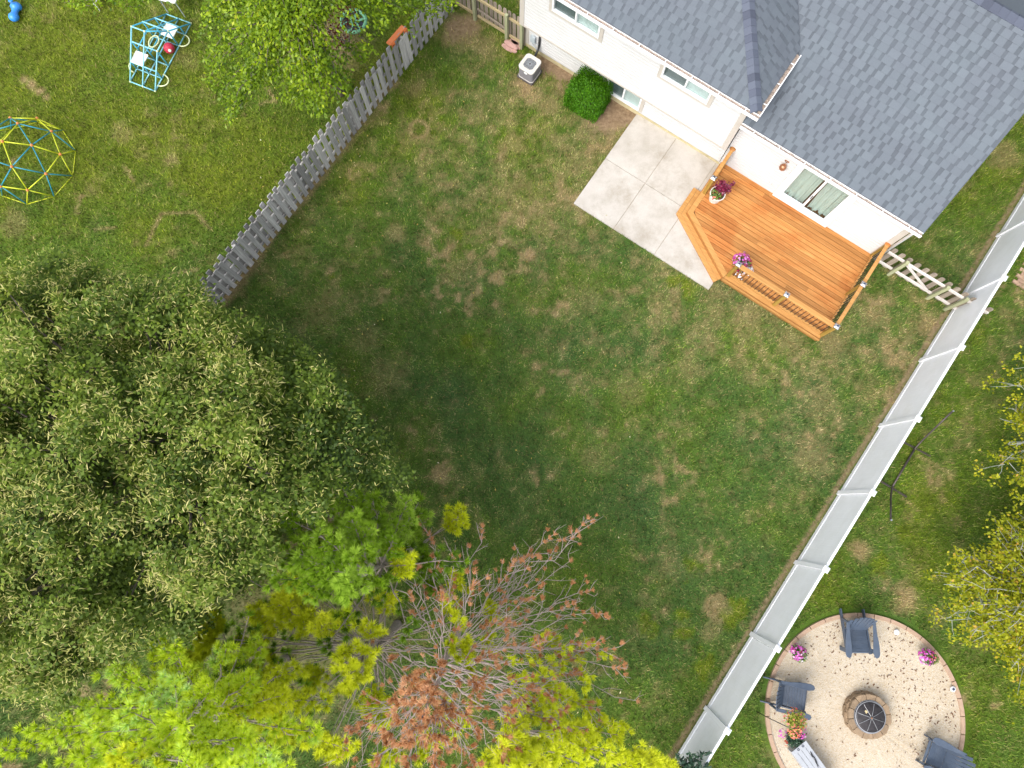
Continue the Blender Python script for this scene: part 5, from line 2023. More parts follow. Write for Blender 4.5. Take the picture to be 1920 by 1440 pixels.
# ------------------------------------------------------------------ short wooden fences tied to the house
def board_fence(t, x0, x1, H, post_x, rails, pick_sp, pick_w, pmat, postmat, railmat, side, brace=None, gate=None, dog=True):
    """local x along; pickets on the +y side, posts and rails on the -y side"""
    mb = MB()
    w = pick_w
    vs = []
    prof = [(0, 1), (H - .06, 1), (H - .015, .75), (H, .4)]
    for (z, s) in prof:
        for (i, y) in ((-1, 0), (1, 0), (1, .02), (-1, .02)):
            vs.append((i * w / 2 * s, y, z))
    fs = [(0, 3, 2, 1), (12, 13, 14, 15)]
    for q in range(3):
        o = q * 4
        fs += [(o, o + 1, o + 5, o + 4), (o + 1, o + 2, o + 6, o + 5), (o + 2, o + 3, o + 7, o + 6), (o + 3, o, o + 4, o + 7)]
    pm = mb.add(vs, fs).mesh("picket", M[pmat])
    n = int((x1 - x0) / pick_sp)
    for i in range(n + 1):
        x = x0 + (x1 - x0) * i / n
        o = link("picket", pm, t, (x, .025, .04 + random.uniform(-.01, .01)), (0, random.uniform(-.012, .012), 0))
    for x in post_x:
        MB().box((x, -.075, H * .5 - .02), (.092, .092, H - .04 + .04)).build("post", M[postmat], t, bevel=.004)
    e = [x0 - .08] + sorted(post_x) + [x1 + .08]
    for z in rails:
        for q in range(len(e) - 1):
            a, b = e[q] + (.05 if q else 0), e[q + 1] - (.05 if q < len(e) - 2 else 0)
            if b - a > .1:
                MB().bar((a, 0.0, z), (b, 0.0, z), .045, .085).build("rail", M[railmat], t)
    if brace:
        MB().bar((brace[0], -.032, brace[1]), (brace[2], -.032, brace[3]), .03, .08).build("brace", M[railmat], t)


t = thing("gate_fence", "short picket fence and gate with pale rails between the deck and the white fence", "gate", HW(8.25, .06 + .075 * 0), RZ)
board_fence(t, .10, 3.10, 1.08, [.57, 1.86, 2.45], (.22, .86), .236, .14, 'brown_wood', 'treated', 'white_rail', 1, (.66, .84, 1.72, .25))
t = thing("gate_fence", "low weathered picket fence with gate beside the air conditioner", "gate", HW(-6.75, .09), RZ)
board_fence(t, .05, 2.60, 1.15, [.86, 2.05, 2.60], (.14, .92), .165, .125, 'brown_wood', 'treated', 'rail_wood', 1, None)
bt = MB()
bt.bar((.95, -.045, .52), (1.98, -.045, .42), .03, .075).build("gate_latch_board", M['brown_wood'], t)

# ------------------------------------------------------------------ white vinyl fence
ang = math.atan2(VD.y, VD.x)
STEP = (VF1 - VF0).length / 7
s0 = -2.0 * STEP
vf = thing("vinyl_fence", "white vinyl privacy fence running along the right side of the lawn", "fence", VF0 + VD * s0, ang)
VH = 1.86
bw = (STEP - .14) / 15
bm_ = MB().box((0, 0, (VH - .36) / 2 + .17), (bw - .004, .028, VH - .36))
bm_ = MB()
hh = VH - .36
bm_.add([(-bw / 2 + .006, .011, .17), (bw / 2 - .006, .011, .17), (bw / 2 - .006, .011, .17 + hh), (-bw / 2 + .006, .011, .17 + hh),
         (-bw / 2, .0095, .17), (bw / 2, .0095, .17), (bw / 2, .0095, .17 + hh), (-bw / 2, .0095, .17 + hh),
         (-bw / 2, -.011, .17), (bw / 2, -.011, .17), (bw / 2, -.011, .17 + hh), (-bw / 2, -.011, .17 + hh)],
        [(0, 3, 2, 1)[::-1], (4, 0, 3, 7), (1, 5, 6, 2), (8, 9, 10, 11)[::-1]])
boardm = bm_.mesh("board", M['vinyl'])
railm = MB().box((0, 0, 0), (STEP - .128, .05, .17)).mesh("bottom_rail", M['vinyl'])
trm = MB().box((0, 0, 0), (STEP - .128, .062, .15)).mesh("top_rail", M['vinyl'])
postm = MB().box((0, 0, VH / 2), (.116, .116, VH + .02)).mesh("post", M['vinyl'])
mb = MB()
w = .076
vs = []
for (ww, z) in ((w, 0), (w, .035), (w * .8, .045), (.02, .085)):
    vs += [(i * ww, j * ww, z) for i, j in ((-1, -1), (1, -1), (1, 1), (-1, 1))]
fs = [(3, 2, 1, 0), (12, 13, 14, 15)]
for q in range(3):
    o = q * 4
    fs += [(o, o + 1, o + 5, o + 4), (o + 1, o + 2, o + 6, o + 5), (o + 2, o + 3, o + 7, o + 6), (o + 3, o, o + 4, o + 7)]
capm = mb.add(vs, fs).mesh("post_cap", M['white_trim'])
NP = 13
for i in range(NP + 1):
    po = link("post", postm, vf, (i * STEP, 0, 0))
    link("post_cap", capm, po, (0, 0, VH + .01))
    if i < NP:
        xm = (i + .5) * STEP
        link("bottom_rail", railm, vf, (xm, 0, .12))
        link("top_rail", trm, vf, (xm, 0, VH - .10))
        for k in range(15):
            link("board", boardm, vf, (i * STEP + .07 + (k + .5) * bw, 0, 0))

# ------------------------------------------------------------------ air conditioner
ac = thing("air_conditioner", "grey air conditioning condenser with a cream top beside the wall", "air conditioner", HW(-3.43, .78), RZ)
ac.scale = (1.08, 1.08, 1.05)


def rrect(w, d, r, n=5):
    out = []
    for cx, cy, a0 in ((w / 2 - r, d / 2 - r, 0), (-w / 2 + r, d / 2 - r, 90), (-w / 2 + r, -d / 2 + r, 180), (w / 2 - r, -d / 2 + r, 270)):
        for i in range(n + 1):
            an = math.radians(a0 + 90 * i / n)
            out.append((cx + r * math.cos(an), cy + r * math.sin(an)))
    return out


MB().prism(rrect(.52, .54, .03), .05, .11).build("base_tray", M['dark_pad'], ac)
MB().prism(rrect(.49, .51, .09), .11, .13).build("base_rim", M['ac_cream'], ac)
MB().prism(rrect(.44, .46, .09), .12, .53).build("coil", M['dark_pad'], ac)
for k in range(11):
    q = MB()
    z = .14 + k * .036
    for (p0, p1) in zip(rrect(.475, .495, .09), rrect(.475, .495, .09)[1:] + rrect(.475, .495, .09)[:1]):
        q.add([(p0[0] * .955, p0[1] * .955, z + .026), (p1[0] * .955, p1[1] * .955, z + .026), (p1[0], p1[1], z), (p0[0], p0[1], z)], [(0, 1, 2, 3)])
        q.add([(p0[0] * .955, p0[1] * .955, z - .004), (p1[0] * .955, p1[1] * .955, z - .004), (p1[0], p1[1], z), (p0[0], p0[1], z)], [(3, 2, 1, 0)])
    q.build("louver", M['ac_grey'], ac)
mb = MB()
outer, n = rrect(.50, .52, .10, 7), 32
o2 = []
for i in range(len(outer)):
    an = math.atan2(outer[i][1], outer[i][0])
    o2.append((.185 * math.cos(an), .185 * math.sin(an)))
m_ = len(outer)
vs = [(p[0], p[1], .515) for p in outer] + [(p[0], p[1], .552) for p in outer] + [(p[0] * .965, p[1] * .965, .565) for p in outer] + [(p[0], p[1], .556) for p in o2] + [(p[0] * .98, p[1] * .98, .48) for p in o2]
fs = []
for r in range(4):
    for i in range(m_):
        fs.append((r * m_ + i, r * m_ + (i + 1) % m_, (r + 1) * m_ + (i + 1) % m_, (r + 1) * m_ + i))
mb.add(vs, fs)
mb.build("top_cover", M['ac_cream'], ac)
MB().lathe([(0, .40), (.183, .40), (.183, .485)], (0, 0, 0), 24).build("fan_well", M['ac_grey'], ac)
for k in range(4):
    q = MB()
    a0 = k * math.pi / 2 + .3
    vs = []
    for i in range(5):
        an = a0 + i * .16
        vs += [(.04 * math.cos(an), .04 * math.sin(an), .47 - i * .008), (.17 * math.cos(an + .12), .17 * math.sin(an + .12), .485 - i * .014)]
    q.add(vs, [(2 * i, 2 * i + 1, 2 * i + 3, 2 * i + 2) for i in range(4)])
    q.build("fan_blade", M['pad'], ac)
MB().lathe([(0, .50), (.045, .495), (.05, .46)], (0, 0, 0), 14).build("fan_hub", M['pad'], ac, smooth=True)
g = MB()
for r in (.04, .07, .10, .13, .155, .18):
    g.tube([(r * math.cos(a), r * math.sin(a), .55) for a in np.linspace(0, 2 * math.pi, 21)], .0028, 4)
for k in range(20):
    a = k * math.pi / 10
    g.tube([(.03 * math.cos(a), .03 * math.sin(a), .552), (.187 * math.cos(a), .187 * math.sin(a), .552)], .003, 4)
g.build("fan_guard", M['elec'], ac)
b_ = MB()
b_.lathe([(0, .006), (.04, .005), (.045, 0)], (0, 0, 0), 14)
b_.v = [(x * 1.3 + .02, -.2495 - z, .44 + y * .9) for (x, y, z) in b_.v]
b_.build("badge", M['white_trim'], ac)

for k, (px, py, dz, rz, s) in enumerate(((955, 92, 0, .05, (.42, .16)), (962, 85, 0, .1, (.44, .22)), (967, 79, .0, -.1, (.30, .20)), (958, 88, .065, .0, (.40, .14)))):
    st = MB()
    w_, d_ = s
    poly = [(w_ / 2 * math.cos(a) * random.uniform(.92, 1.1) * (1.25 if abs(math.cos(a)) > .6 else 1), d_ / 2 * math.sin(a) * random.uniform(.92, 1.1) * 1.2) for a in np.linspace(.3, 6.0, 8)]
    st.prism(poly, dz, dz + .06)
    o = st.build("flat_stone", M['pink_stone'], bevel=.008)
    o.location = P(px, py)
    o.rotation_euler = (0, 0, RZ + rz)
    tag(o, ["front pinkish flat stone of the pile beside the fence post", "widest pinkish flat stone in the middle of the pile", "small pinkish flat stone at the back of the pile under the fence",
            "pinkish flat stone lying on top of the pile"][k], "stone", "pinkish flat stones piled by the house corner")


# ------------------------------------------------------------------ flower pots
def blossoms(n, cfn, size):
    """five petal rosettes made of leaf shapes"""
    p, nr = cfn(n)
    m = 5
    pp = np.repeat(p, m, 0)
    nn = np.repeat(nr, m, 0)
    ref = norm(np.cross(nn, np.repeat(rand_dir(n), m, 0)))
    oth = np.cross(nn, ref)
    an = np.tile(np.arange(m) * 2 * np.pi / m, n)[:, None]
    d = norm(ref * np.cos(an) + oth * np.sin(an) + nn * .25)
    L = np.repeat(rng.uniform(size * .75, size * 1.15, n), m)
    v, f = leaves_geo(pp, d, nn, L, L * .42, .1)
    return v, f, np.repeat(np.clip(rng.normal(.5, .25, n), 0, 1), m)


def dome_fn(c, r, sq=.7, lo=-.2):
    def fn(n):
        d = rand_dir(n)
        d[:, 2] = np.where(d[:, 2] < lo, -d[:, 2], d[:, 2])
        return np.array(c)[None] + d * np.array([r, r, r * sq]) * rng.uniform(.88, 1.05, n)[:, None], norm(d + np.array([0, 0, .3]))
    return fn


def leaf_dome(n, c, r, sq, L, tone=.45, lo=-.2):
    p, nr = dome_fn(c, r, sq, lo)(n)
    p = np.array(c)[None] + (p - np.array(c)[None]) * rng.uniform(.5, .97, n)[:, None]
    d = norm(np.cross(nr, rand_dir(n)) + nr * .6)
    v, f = leaves_geo(p, d, nr, rng.uniform(L * .7, L * 1.2, n), rng.uniform(L * .22, L * .34, n))
    return v, f, np.clip(rng.normal(tone, .2, n), 0, 1)


def pot_mesh(t, r, h, m='white_pot', z=0.0):
    MB().lathe([(0, z), (r * .72, z), (r * .98, z + h * .9), (r * 1.06, z + h * .9), (r * 1.06, z + h), (r * .94, z + h), (r * .92, z + h * .88), (0, z + h * .86)], (0, 0, 0), 26).build("pot", M[m], t, smooth=False)
    MB().lathe([(0, z + h * .885), (r * .925, z + h * .88)], (0, 0, 0), 20).build("soil", M['soil'], t)


# burgundy planter on the deck
c = P(1346.5, 362, .70)
t = thing("flower_pot", "round white pot of burgundy coleus and small red flowers on the deck", "flower pot", (c.x, c.y, ZD))
pot_mesh(t, .215, .38)
parts = [leaf_dome(260, (-.04, -.02, .36), .19, .45, .06, .7, .1)]
add_leaves("foliage", M['pot_leaf'], t, parts)
fn = dome_fn((-.05, -.05, .38), .17, .35, .1)
add_leaves("blossoms", M['petal_mixed'], t, [blossoms(26, fn, .026)])
pl = []
for k in range(30):
    e = np.array([.10 + rng.normal(0, .09), .08 + rng.normal(0, .07), .50 + rng.uniform(0, .22)])
    m = 24
    p = e + rng.normal(size=(m, 3)) * np.array([.035, .035, .05])
    d = norm(rand_dir(m) + np.array([0, 0, .2]))
    v, f = leaves_geo(p, d, norm(np.array([[0, 0, 1.0]]) + rand_dir(m) * .5), rng.uniform(.05, .08, m), rng.uniform(.018, .028, m))
    pl.append((v, f, np.clip(rng.normal(.5 + rng.uniform(-.2, .2), .2, m), 0, 1)))
add_leaves("coleus_leaves", M['coleus'], t, pl)

# petunias hanging on the rail
c = P(1394, 493, 1.12)
t = thing("hanging_planter", "hanging planter of magenta and white petunias behind the first deck rail post", "planter", (c.x, c.y, .82))
MB().lathe([(0, 0), (.11, .0), (.17, .17), (.18, .19), (.15, .19), (.0, .16)], (0, 0, 0), 20).build("basket", M['black_metal'], t)
mb = MB()
hook = HW(5.05, 2.86, ZR + .03)
hookl = Vector((hook.x - c.x, hook.y - c.y, hook.z - .82))
mb.tube([(0, 0, .19), (hookl.x * .5, hookl.y * .5, .42), (hookl.x, hookl.y, hookl.z)], .008, 6)
mb.build("hook", M['black_metal'], t)
add_leaves("foliage", M['pot_leaf'], t, [leaf_dome(420, (0, 0, .2), .27, .7, .06, .3, -.6)])
cc = (.0, .05, .22)
add_leaves("blossoms", M['petal'], t, [blossoms(95, dome_fn((-.03, .10, .24), .24, .6, -.3), .042)])
add_leaves("crimson_blossoms", M['petal_red'], t, [blossoms(45, dome_fn((.02, .0, .22), .25, .6, -.4), .036)])
add_leaves("white_blossoms", M['petal_white'], t, [blossoms(34, dome_fn((.16, -.17, .18), .15, .7, -.5), .042), blossoms(12, dome_fn((-.05, -.28, .05), .12, .6, -.5), .036)])


def petunia_pot(px, py, lab, off, white, seed_tone):
    c = P(px, py, .3)
    t = thing("flower_pot", lab, "flower pot", (c.x, c.y, .04))
    pot_mesh(t, .17, .26)
    ox, oy = off
    add_leaves("foliage", M['pot_leaf'], t, [leaf_dome(420, (ox * .6, oy * .6, .27), .22, .7, .055, .45, -.35), leaf_dome(160, (-ox, -oy, .27), .15, .7, .055, .7, -.2)])
    add_leaves("blossoms", M['petal'], t, [blossoms(75, dome_fn((ox, oy, .28), .22, .7, -.3), .036)])
    add_leaves("crimson_blossoms", M['petal_red' if seed_tone else 'petal_mixed'], t, [blossoms(18, dome_fn((-ox * .6, oy * .8, .30), .15, .7, -.1), .036)])
    if white: add_leaves("white_blossoms", M['petal_white'], t, [blossoms(22, dome_fn((-ox * 1.0, -oy * 1.2, .26), .14, .7, -.2), .03)])


petunia_pot(1499, 1226, "white pot of purple petunias by the kerb below the white fence", (-.05, .06), True, 1)
petunia_pot(1743, 1233, "pot of pink and purple petunias on the kerb near the yellow green tree", (-.08, .03), False, 0)

# hanging basket on a shepherd's hook
hb = P(1418, 1335)
t = thing("plant_hook", "thin black shepherd hook leaning over the kerb beside the bench", "plant hook", hb)
top = P(1474, 1362, 1.85) - hb
bk = P(1487, 1357, 1.5) - hb
mb = MB()
mb.tube([(0, 0, -.1), tuple(top * .5), tuple(top)], .011, 6)
mb.tube([tuple(top), (top.x + (bk.x - top.x) * .4, top.y + (bk.y - top.y) * .4, top.z + .10), (bk.x, bk.y, top.z + .02), (bk.x, bk.y, top.z - .1)], .009, 6)
mb.build("pole", M['black_metal'], t, smooth=True)
bw_ = P(1488, 1350, 1.38)
t = thing("hanging_basket", "hanging basket of lime foliage with coral and pink flowers beside the slate blue chair", "hanging basket", bw_)
MB().lathe([(0, -.06), (.11, -.04), (.17, .08), (.15, .08), (0, .05)], (0, 0, 0), 18).build("basket", M['black_metal'], t)
mb = MB()
for a in (.3, 2.4, 4.5):
    mb.tube([(.16 * math.cos(a), .16 * math.sin(a), .08), (0, 0, .36)], .004, 5)
mb.build("hanger", M['black_metal'], t)
add_leaves("foliage", M['lime_leaf'], t, [leaf_dome(700, (0, .03, .10), .27, .8, .055, .5, -.3), leaf_dome(260, (0, -.27, -.02), .15, .8, .05, .6, -.3)])
add_leaves("blossoms", M['petal_mixed'], t, [blossoms(85, dome_fn((0, .0, .08), .30, .7, -.5), .03), blossoms(35, dome_fn((.0, -.27, .0), .16, .8, -.3), .03)])
add_leaves("pink_blossoms", M['petal'], t, [blossoms(22, dome_fn((.20, -.32, -.08), .14, .7, -.5), .034), blossoms(14, dome_fn((-.26, -.34, -.1), .1, .7, -.5), .034)])
gp = P(1490, 1386, .35)
t = thing("flower_pot", "pot of dark green foliage with one red bloom at the head of the bench", "flower pot", (gp.x, gp.y, .04))
pot_mesh(t, .16, .26, 'dark_pad')
add_leaves("foliage", M['holly_leaf'], t, [leaf_dome(420, (0, 0, .30), .22, .8, .07, .7, -.2)])
add_leaves("blossoms", M['petal_mixed'], t, [blossoms(7, dome_fn((-.22, -.10, .30), .06, .6, -.3), .05)])

# ------------------------------------------------------------------ fire pit
pit = thing("fire_pit", "round tan block fire pit with a black mesh spark screen", "fire pit", P(1618.5, 1336.5))
for row in range(3):
    ro, z0 = .575 - row * .006, .03 + row * .108
    for k in range(12):
        a0 = (k + .5 * (row % 2)) * math.pi / 6 + .1
        o = arc_block(.415, ro, a0 + .012, a0 + math.pi / 6 - .012, z0, z0 + .106, 3, .02)
        o.build("block", M['pit_block'], pit, bevel=.008)
MB().lathe([(.40, .05), (.40, .362), (.416, .362), (.416, .05)], (0, 0, 0), 40).build("steel_ring", M['ring_steel'], pit)
MB().lathe([(0, .03), (.40, .03)], (0, 0, 0), 30).build("ash_bed", M['soot'], pit)
scr = MB().lathe([(.385, .365), (.385, .385), (.33, .40), (.22, .425), (.11, .44), (0, .445)], (0, 0, 0), 40).build("spark_screen", M['soot'], pit, smooth=True)
rod = MB()
for k in range(8):
    a = k * math.pi / 4 + .45
    rod.tube([(.03 * math.cos(a), .03 * math.sin(a), .449), (.2 * math.cos(a), .2 * math.sin(a), .436), (.35 * math.cos(a), .35 * math.sin(a), .402)], .0065, 5)
rod.build("screen_rib", M['ring_steel'], scr)
MB().lathe([(.385, .375), (.395, .39), (.375, .395)], (0, 0, 0), 40).build("screen_rim", M['ring_steel'], scr)
MB().sphere((0, 0, .46), .02).build("screen_knob", M['copper'], scr)
lg = MB()
lg.prism([(-.16, .16), (-.13, .19), (-.10, .17), (-.02, .05), (-.04, .04), (-.13, .10)], .428, .434)
lg.build("pale_leaf", M['rail_wood'], scr)


# ------------------------------------------------------------------ adirondack chairs
def adirondack():
    t = thing("adirondack_chair", "", "chair", group="slate blue slatted chairs round the fire pit")
    m = M['blue_resin']
    # faces +x ; origin under the seat
    for k in range(9):                       # seat slats, low at the back
        x = .40 - k * .058
        z = .37 - k * .021 + (-.05 if k == 0 else 0)
        MB().box((x, 0, z), (.060, .52, .022), m=Matrix.Rotation(-.34 if k else .9, 3, 'Y')).build("seat_slat", m, t, bevel=.004)
    MB().prism([(-.08, -.26), (-.0, -.26), (.02, -.13), (.03, 0), (.02, .13), (.0, .26), (-.08, .26)], .188, .212).build("rear_seat_board", m, t)
    n = 7
    for k in range(n):                       # fan of back slats
        y0 = (k - 3) * .072
        y1 = (k - 3) * .098
        top = .92 - .022 * (k - 3) ** 2
        L = top
        p0 = Vector((-.10, y0, .20))
        p1 = Vector((-.10 - .42 * L, y1, .20 + .80 * L * .9))
        MB().bar(p0, p1, .080, .020 + .002 * (k % 2), up=(1, 0, .5)).build("back_slat", m, t, bevel=.005)
    for (x, z, w_) in ((-.13, .25, .50), (-.31, .56, .64)):
        MB().box((x - .03, 0, z), (.035, w_, .09), m=Matrix.Rotation(-.45, 3, 'Y')).build("back_brace", m, t)
    for s in (-1, 1):
        pts = [(.47, .285), (.50, .33), (.47, .39), (.40, .415), (.26, .415), (.10, .40), (-.08, .37), (-.34, .355), (-.35, .28), (-.12, .28), (.05, .275), (.2, .262), (.36, .255)]
        MB().prism([(x, s * y) for x, y in pts], .545, .572).build("armrest", m, t, bevel=.006)
        MB().box((.36, s * .315, .27), (.10, .028, .545)).build("front_leg", m, t)
        MB().bar((.44, s * .283, .34), (-.58, s * .283, .06), .028, .12).build("rear_leg", m, t)
        MB().bar((-.33, s * .315, .54), (-.36, s * .30, .14), .03, .06, up=(1, 0, 0)).build("arm_support", m, t)
    return t


def chair_at(front_px, back_px, label, first=None):
    """front_px: middle between the arm fronts (height .56); back_px: middle of the rear leg tips on the gravel"""
    f = P(front_px[0], front_px[1], .56)
    f.z = 0
    b = P(back_px[0], back_px[1], 0)
    d = (f - b).normalized()
    o = first if first else copy_tree(proto)
    o.location = f - d * .50 + Vector((0, 0, .035))
    o.rotation_euler = (0, 0, math.atan2(d.y, d.x))
    o.scale = (1.08, 1.08, 1.0)
    o['label'] = label
    return o


proto = adirondack()
chair_at((1617, 1231), (1595, 1168), "slate blue slatted chair at the top of the gravel circle between the two flower pots", proto)
chair_at((1521, 1317), (1452, 1295), "slate blue slatted chair left of the fire pit, half under the hanging basket")
chair_at((1742, 1412), (1830, 1450), "slate blue slatted chair at the bottom right of the gravel circle")

# light grey bench at the bottom edge
f0 = P(1498, 1400, .45)
dv = (P(1545, 1460, .45) - P(1498.5, 1397, .45))
dv.z = 0
dv.normalize()
t = thing("storage_bench", "light grey slatted bench with two round holes in its end board", "bench", (f0.x, f0.y, .04), math.atan2(dv.y, dv.x))
for k in range(4):
    MB().box((.62, -.18 + k * .12, .41), (1.10, .112, .025)).build("top_slat", M['grey_resin'], t, bevel=.004)
eb = MB().box((.035, 0, .415), (.10, .48, .035)).build("end_board", M['grey_resin'], t, bevel=.004)
for y in (-.06, .09):
    q = MB()
    q.lathe([(.018, .0), (.032, .0), (.032, .008), (.018, .008)], (.035, y, .4335), 16)
    q.build("round_hole", M['lamp_grey'], eb)
for s in (-1, 1):
    MB().box((.60, s * .215, .20), (1.10, .03, .36)).build("side_panel", M['grey_resin'], t)
MB().box((.07, 0, .20), (.03, .40, .36)).build("end_panel", M['grey_resin'], t)
q = MB()
q.tube([(.26, .16, .435), (.36, .13, .45), (.42, .15, .44), (.52, .12, .45), (.66, .08, .44)], [.012, .022, .014, .022, .008], 6)
o = q.build("black_tongs", M['black_metal'])
o.location = t.location
o.rotation_euler = t.rotation_euler
tag(o, "black tool lying on the light grey bench", "tongs")
for (px, py, hole, lab) in ((1677, 1184, 0, "white round garden light near the top of the gravel circle"), (1782, 1290, 1, "white round garden light with a dark centre at the right kerb")):
    t = thing("garden_light", lab, "garden light", P(px, py) + Vector((0, 0, .045)))
    MB().lathe([(0, 0), (.03, 0), (.03, .05), (.068, .055), (.072, .075), (.05, .09), (0, .095)], (0, 0, 0), 18).build("body", M['solar_white'], t, smooth=False)
    MB().lathe([(0, .101), (.036 if hole else .022, .1), (.038 if hole else .024, .09)], (0, 0, 0), 16).build("lens", M['lamp_grey' if hole else 'solar_white'], t)

# ------------------------------------------------------------------ hammock stand
f1a, f1b = P(1691, 828), P(1743, 855.5)
f2a, f2b = P(1645, 899), P(1699, 932)
t = thing("hammock_stand", "dark steel hammock stand beside the white fence", "hammock stand", (f1a + f2b) / 2)
o0 = t.location
for (a, b) in ((f1a, f1b), (f2a, f2b)):
    MB().bar(a - o0 + Vector((0, 0, .03)), b - o0 + Vector((0, 0, .03)), .05, .05).build("foot_bar", M['dark_steel'], t, bevel=.006)
j1, j2 = P(1716, 840, .10) - o0, P(1672.5, 914, .10) - o0
e1, e2 = P(1786, 771, 1.20) - o0, P(1670, 975, 1.20) - o0
k1, k2 = j1 + (j1 - j2).normalized() * .0, j2


def arm(j, e, other):
    d = (j - other).normalized()
    mid = j + d * .32 + Vector((0, 0, .06))
    return [j - d * .1, j + d * .0 + Vector((0, 0, .01)), j + (e - j) * .25 + Vector((0, 0, -.04)), j + (e - j) * .6 + Vector((0, 0, -.02)), e]


MB().tube([j1, (j1 + j2) / 2, j2], .028, 10).build("base_tube", M['dark_steel'], t, smooth=True)
for (j, e, o_) in ((j1, e1, j2), (j2, e2, j1)):
    MB().tube(arm(j, e, o_), .024, 10).build("arm_tube", M['dark_steel'], t, smooth=True)
    MB().lathe([(0, -.02), (.022, -.02), (.022, .02), (0, .02)], e + Vector((0, 0, .03)), 10).build("hook", M['silver'], t)

# ------------------------------------------------------------------ play equipment on the left lawn
# geodesic climbing dome
phi = (1 + 5 ** .5) / 2
ico = [Vector(v).normalized() for v in ((0, 1, phi), (0, -1, phi), (0, 1, -phi), (0, -1, -phi), (1, phi, 0), (-1, phi, 0), (1, -phi, 0), (-1, -phi, 0), (phi, 0, 1), (-phi, 0, 1), (phi, 0, -1), (-phi, 0, -1))]
R0 = Vector((0, 1, phi)).normalized().rotation_difference(Vector((0, 0, 1))).to_matrix()
ico = [R0 @ v for v in ico]
el = (ico[0] - min((v for v in ico[1:]), key=lambda q: (q - ico[0]).length)).length
edges = [(i, j) for i in range(12) for j in range(i) if (ico[i] - ico[j]).length < el * 1.05]
pts = list(ico)
mid_of = {}
for (i, j) in edges:
    mid_of[frozenset((i, j))] = len(pts)
    pts.append(((ico[i] + ico[j]) / 2).normalized())
e2_ = set()
for (i, j) in edges:
    m = mid_of[frozenset((i, j))]
    e2_.add((i, m, 'short'))
    e2_.add((j, m, 'short'))
for (i, j) in edges:
    for k in range(12):
        if frozenset((i, k)) in mid_of and frozenset((j, k)) in mid_of and k != i and k != j:
            a, b, c_ = mid_of[frozenset((i, j))], mid_of[frozenset((i, k))], mid_of[frozenset((j, k))]
            for (x, y) in ((a, b), (b, c_), (a, c_)): e2_.add((min(x, y), max(x, y), 'long'))
DR_ = 1.32
dc = Vector((-14.42, 10.05, 0))
dome = thing("climbing_dome", "blue and yellow geodesic climbing dome with orange hubs", "climbing frame", dc, .30)
keep = [i for i, p in enumerate(pts) if p.z > -.02]
for (i, j, ty) in sorted(e2_):
    if i in keep and j in keep:
        p, q = pts[i] * DR_, pts[j] * DR_
        p.z, q.z = max(p.z, .02) * .98, max(q.z, .02) * .98
        ground = p.z < .05 and q.z < .05
        col_ = 'dome_yellow' if (ty == 'short' or ground) else 'dome_blue'
        MB().tube([p, q], .017, 6).build("strut", M[col_], dome, smooth=True)
for i in keep:
    p = pts[i] * DR_
    p.z = max(p.z, .02) * .98
    if p.z > .1: MB().sphere(p * 1.005, .045, 8, 5).build("hub", M['dome_hub'], dome)

# blue ladder frame with white panels
g0, g2, gE = P(245, 154), P(292, 172), P(359, 45)
d1 = (gE - g2)
d1.normalize()
d2 = (g2 - g0)
Wd = d2.length
d2 = Vector((d1.y, -d1.x, 0))
LT = (gE - g2).length
fr = thing("jungle_gym", "pale blue tube climbing frame with two white square platforms", "climbing frame", g0, math.atan2(d1.y, d1.x))
# local x = d1, local y = -d2 ... rows j: 0 left, 1 middle, 2 right
yy = [0, -Wd / 2, -Wd]
S1, S2, AP = .93 / 2.5 * LT, 1.65 / 2.5 * LT, 1.25 / 2.5 * LT
nodes = {}


def tb(p, q, m='play_blue', r=.021, name="tube"):
    MB().tube([p, q], r, 7).build(name, M[m], fr, smooth=True)


for j in range(3):
    y = yy[j]
    tb((0, y, .03), (LT, y, .03), 'play_pale')
    if j < 2:
        tb((0, y, .03), (AP, y, 1.02), 'play_pale')
        tb((AP, y, 1.02), (LT, y, .03), 'play_blue')  # descending rails in deeper blue, their shade put into the colour
    else:
        tb((0, y, .03), (S1, y, .74), 'play_pale')
        tb((S1, y, .74), (S2, y, .74), 'play_pale')
        tb((S2, y, .74), (LT, y, .03), 'play_blue')
    for x in (S1, S2): tb((x, y, .03), (x, y, .74), 'play_blue')
    x = S1 * .5
    tb((x, y, .03), (x, y, .38), 'play_blue')
    x = (S2 + LT) / 2
    tb((x, y, .03), (x, y, .38), 'play_blue')
for (x, z) in ((0, .03), (S1 * .5, .03), (S1, .03), (S2, .03), ((S2 + LT) / 2, .03), (LT, .03), (S1, .74), (S2, .74), (S1 * .5, .38), ((S2 + LT) / 2, .38)):
    tb((x, yy[0], z), (x, yy[2], z), 'play_pale')
tb((AP, yy[0], 1.02), (AP, yy[1], 1.02), 'play_pale')
tb((AP, yy[1], 1.02), (S2, yy[2], .74), 'play_blue')
tb((S1, yy[0], .40), (S2, yy[0], .40), 'play_blue')
tb((S1, yy[1], .40), (S2, yy[1], .40), 'play_blue')
for (x, y) in ((S1 * .70, (yy[0] + yy[1]) / 2), (LT * .73, (yy[1] + yy[2]) / 2)):
    MB().prism(rrect(.40, Wd * .48, .02), .40, .43).build("platform", M['play_white'], fr, loc=(x, y, 0))
for (x, y, s) in ((S1 * .42, yy[2], -1), (LT * .74, yy[2], -1), (S1 * .55, yy[0], 1)):
    q = [(x + .20 * math.cos(a), y + s * .26 * math.sin(a), .06) for a in np.linspace(0, math.pi, 11)]
    MB().tube(q, .02, 7).build("hoop", M['play_lime'], fr, smooth=True)
q = [((S1 + S2) / 2 + .2 * math.cos(a), yy[1] + .14 * math.sin(a), .5) for a in np.linspace(0, 2 * math.pi, 17)]
MB().tube(q, .02, 7).build("hoop", M['play_lime'], fr, smooth=True)
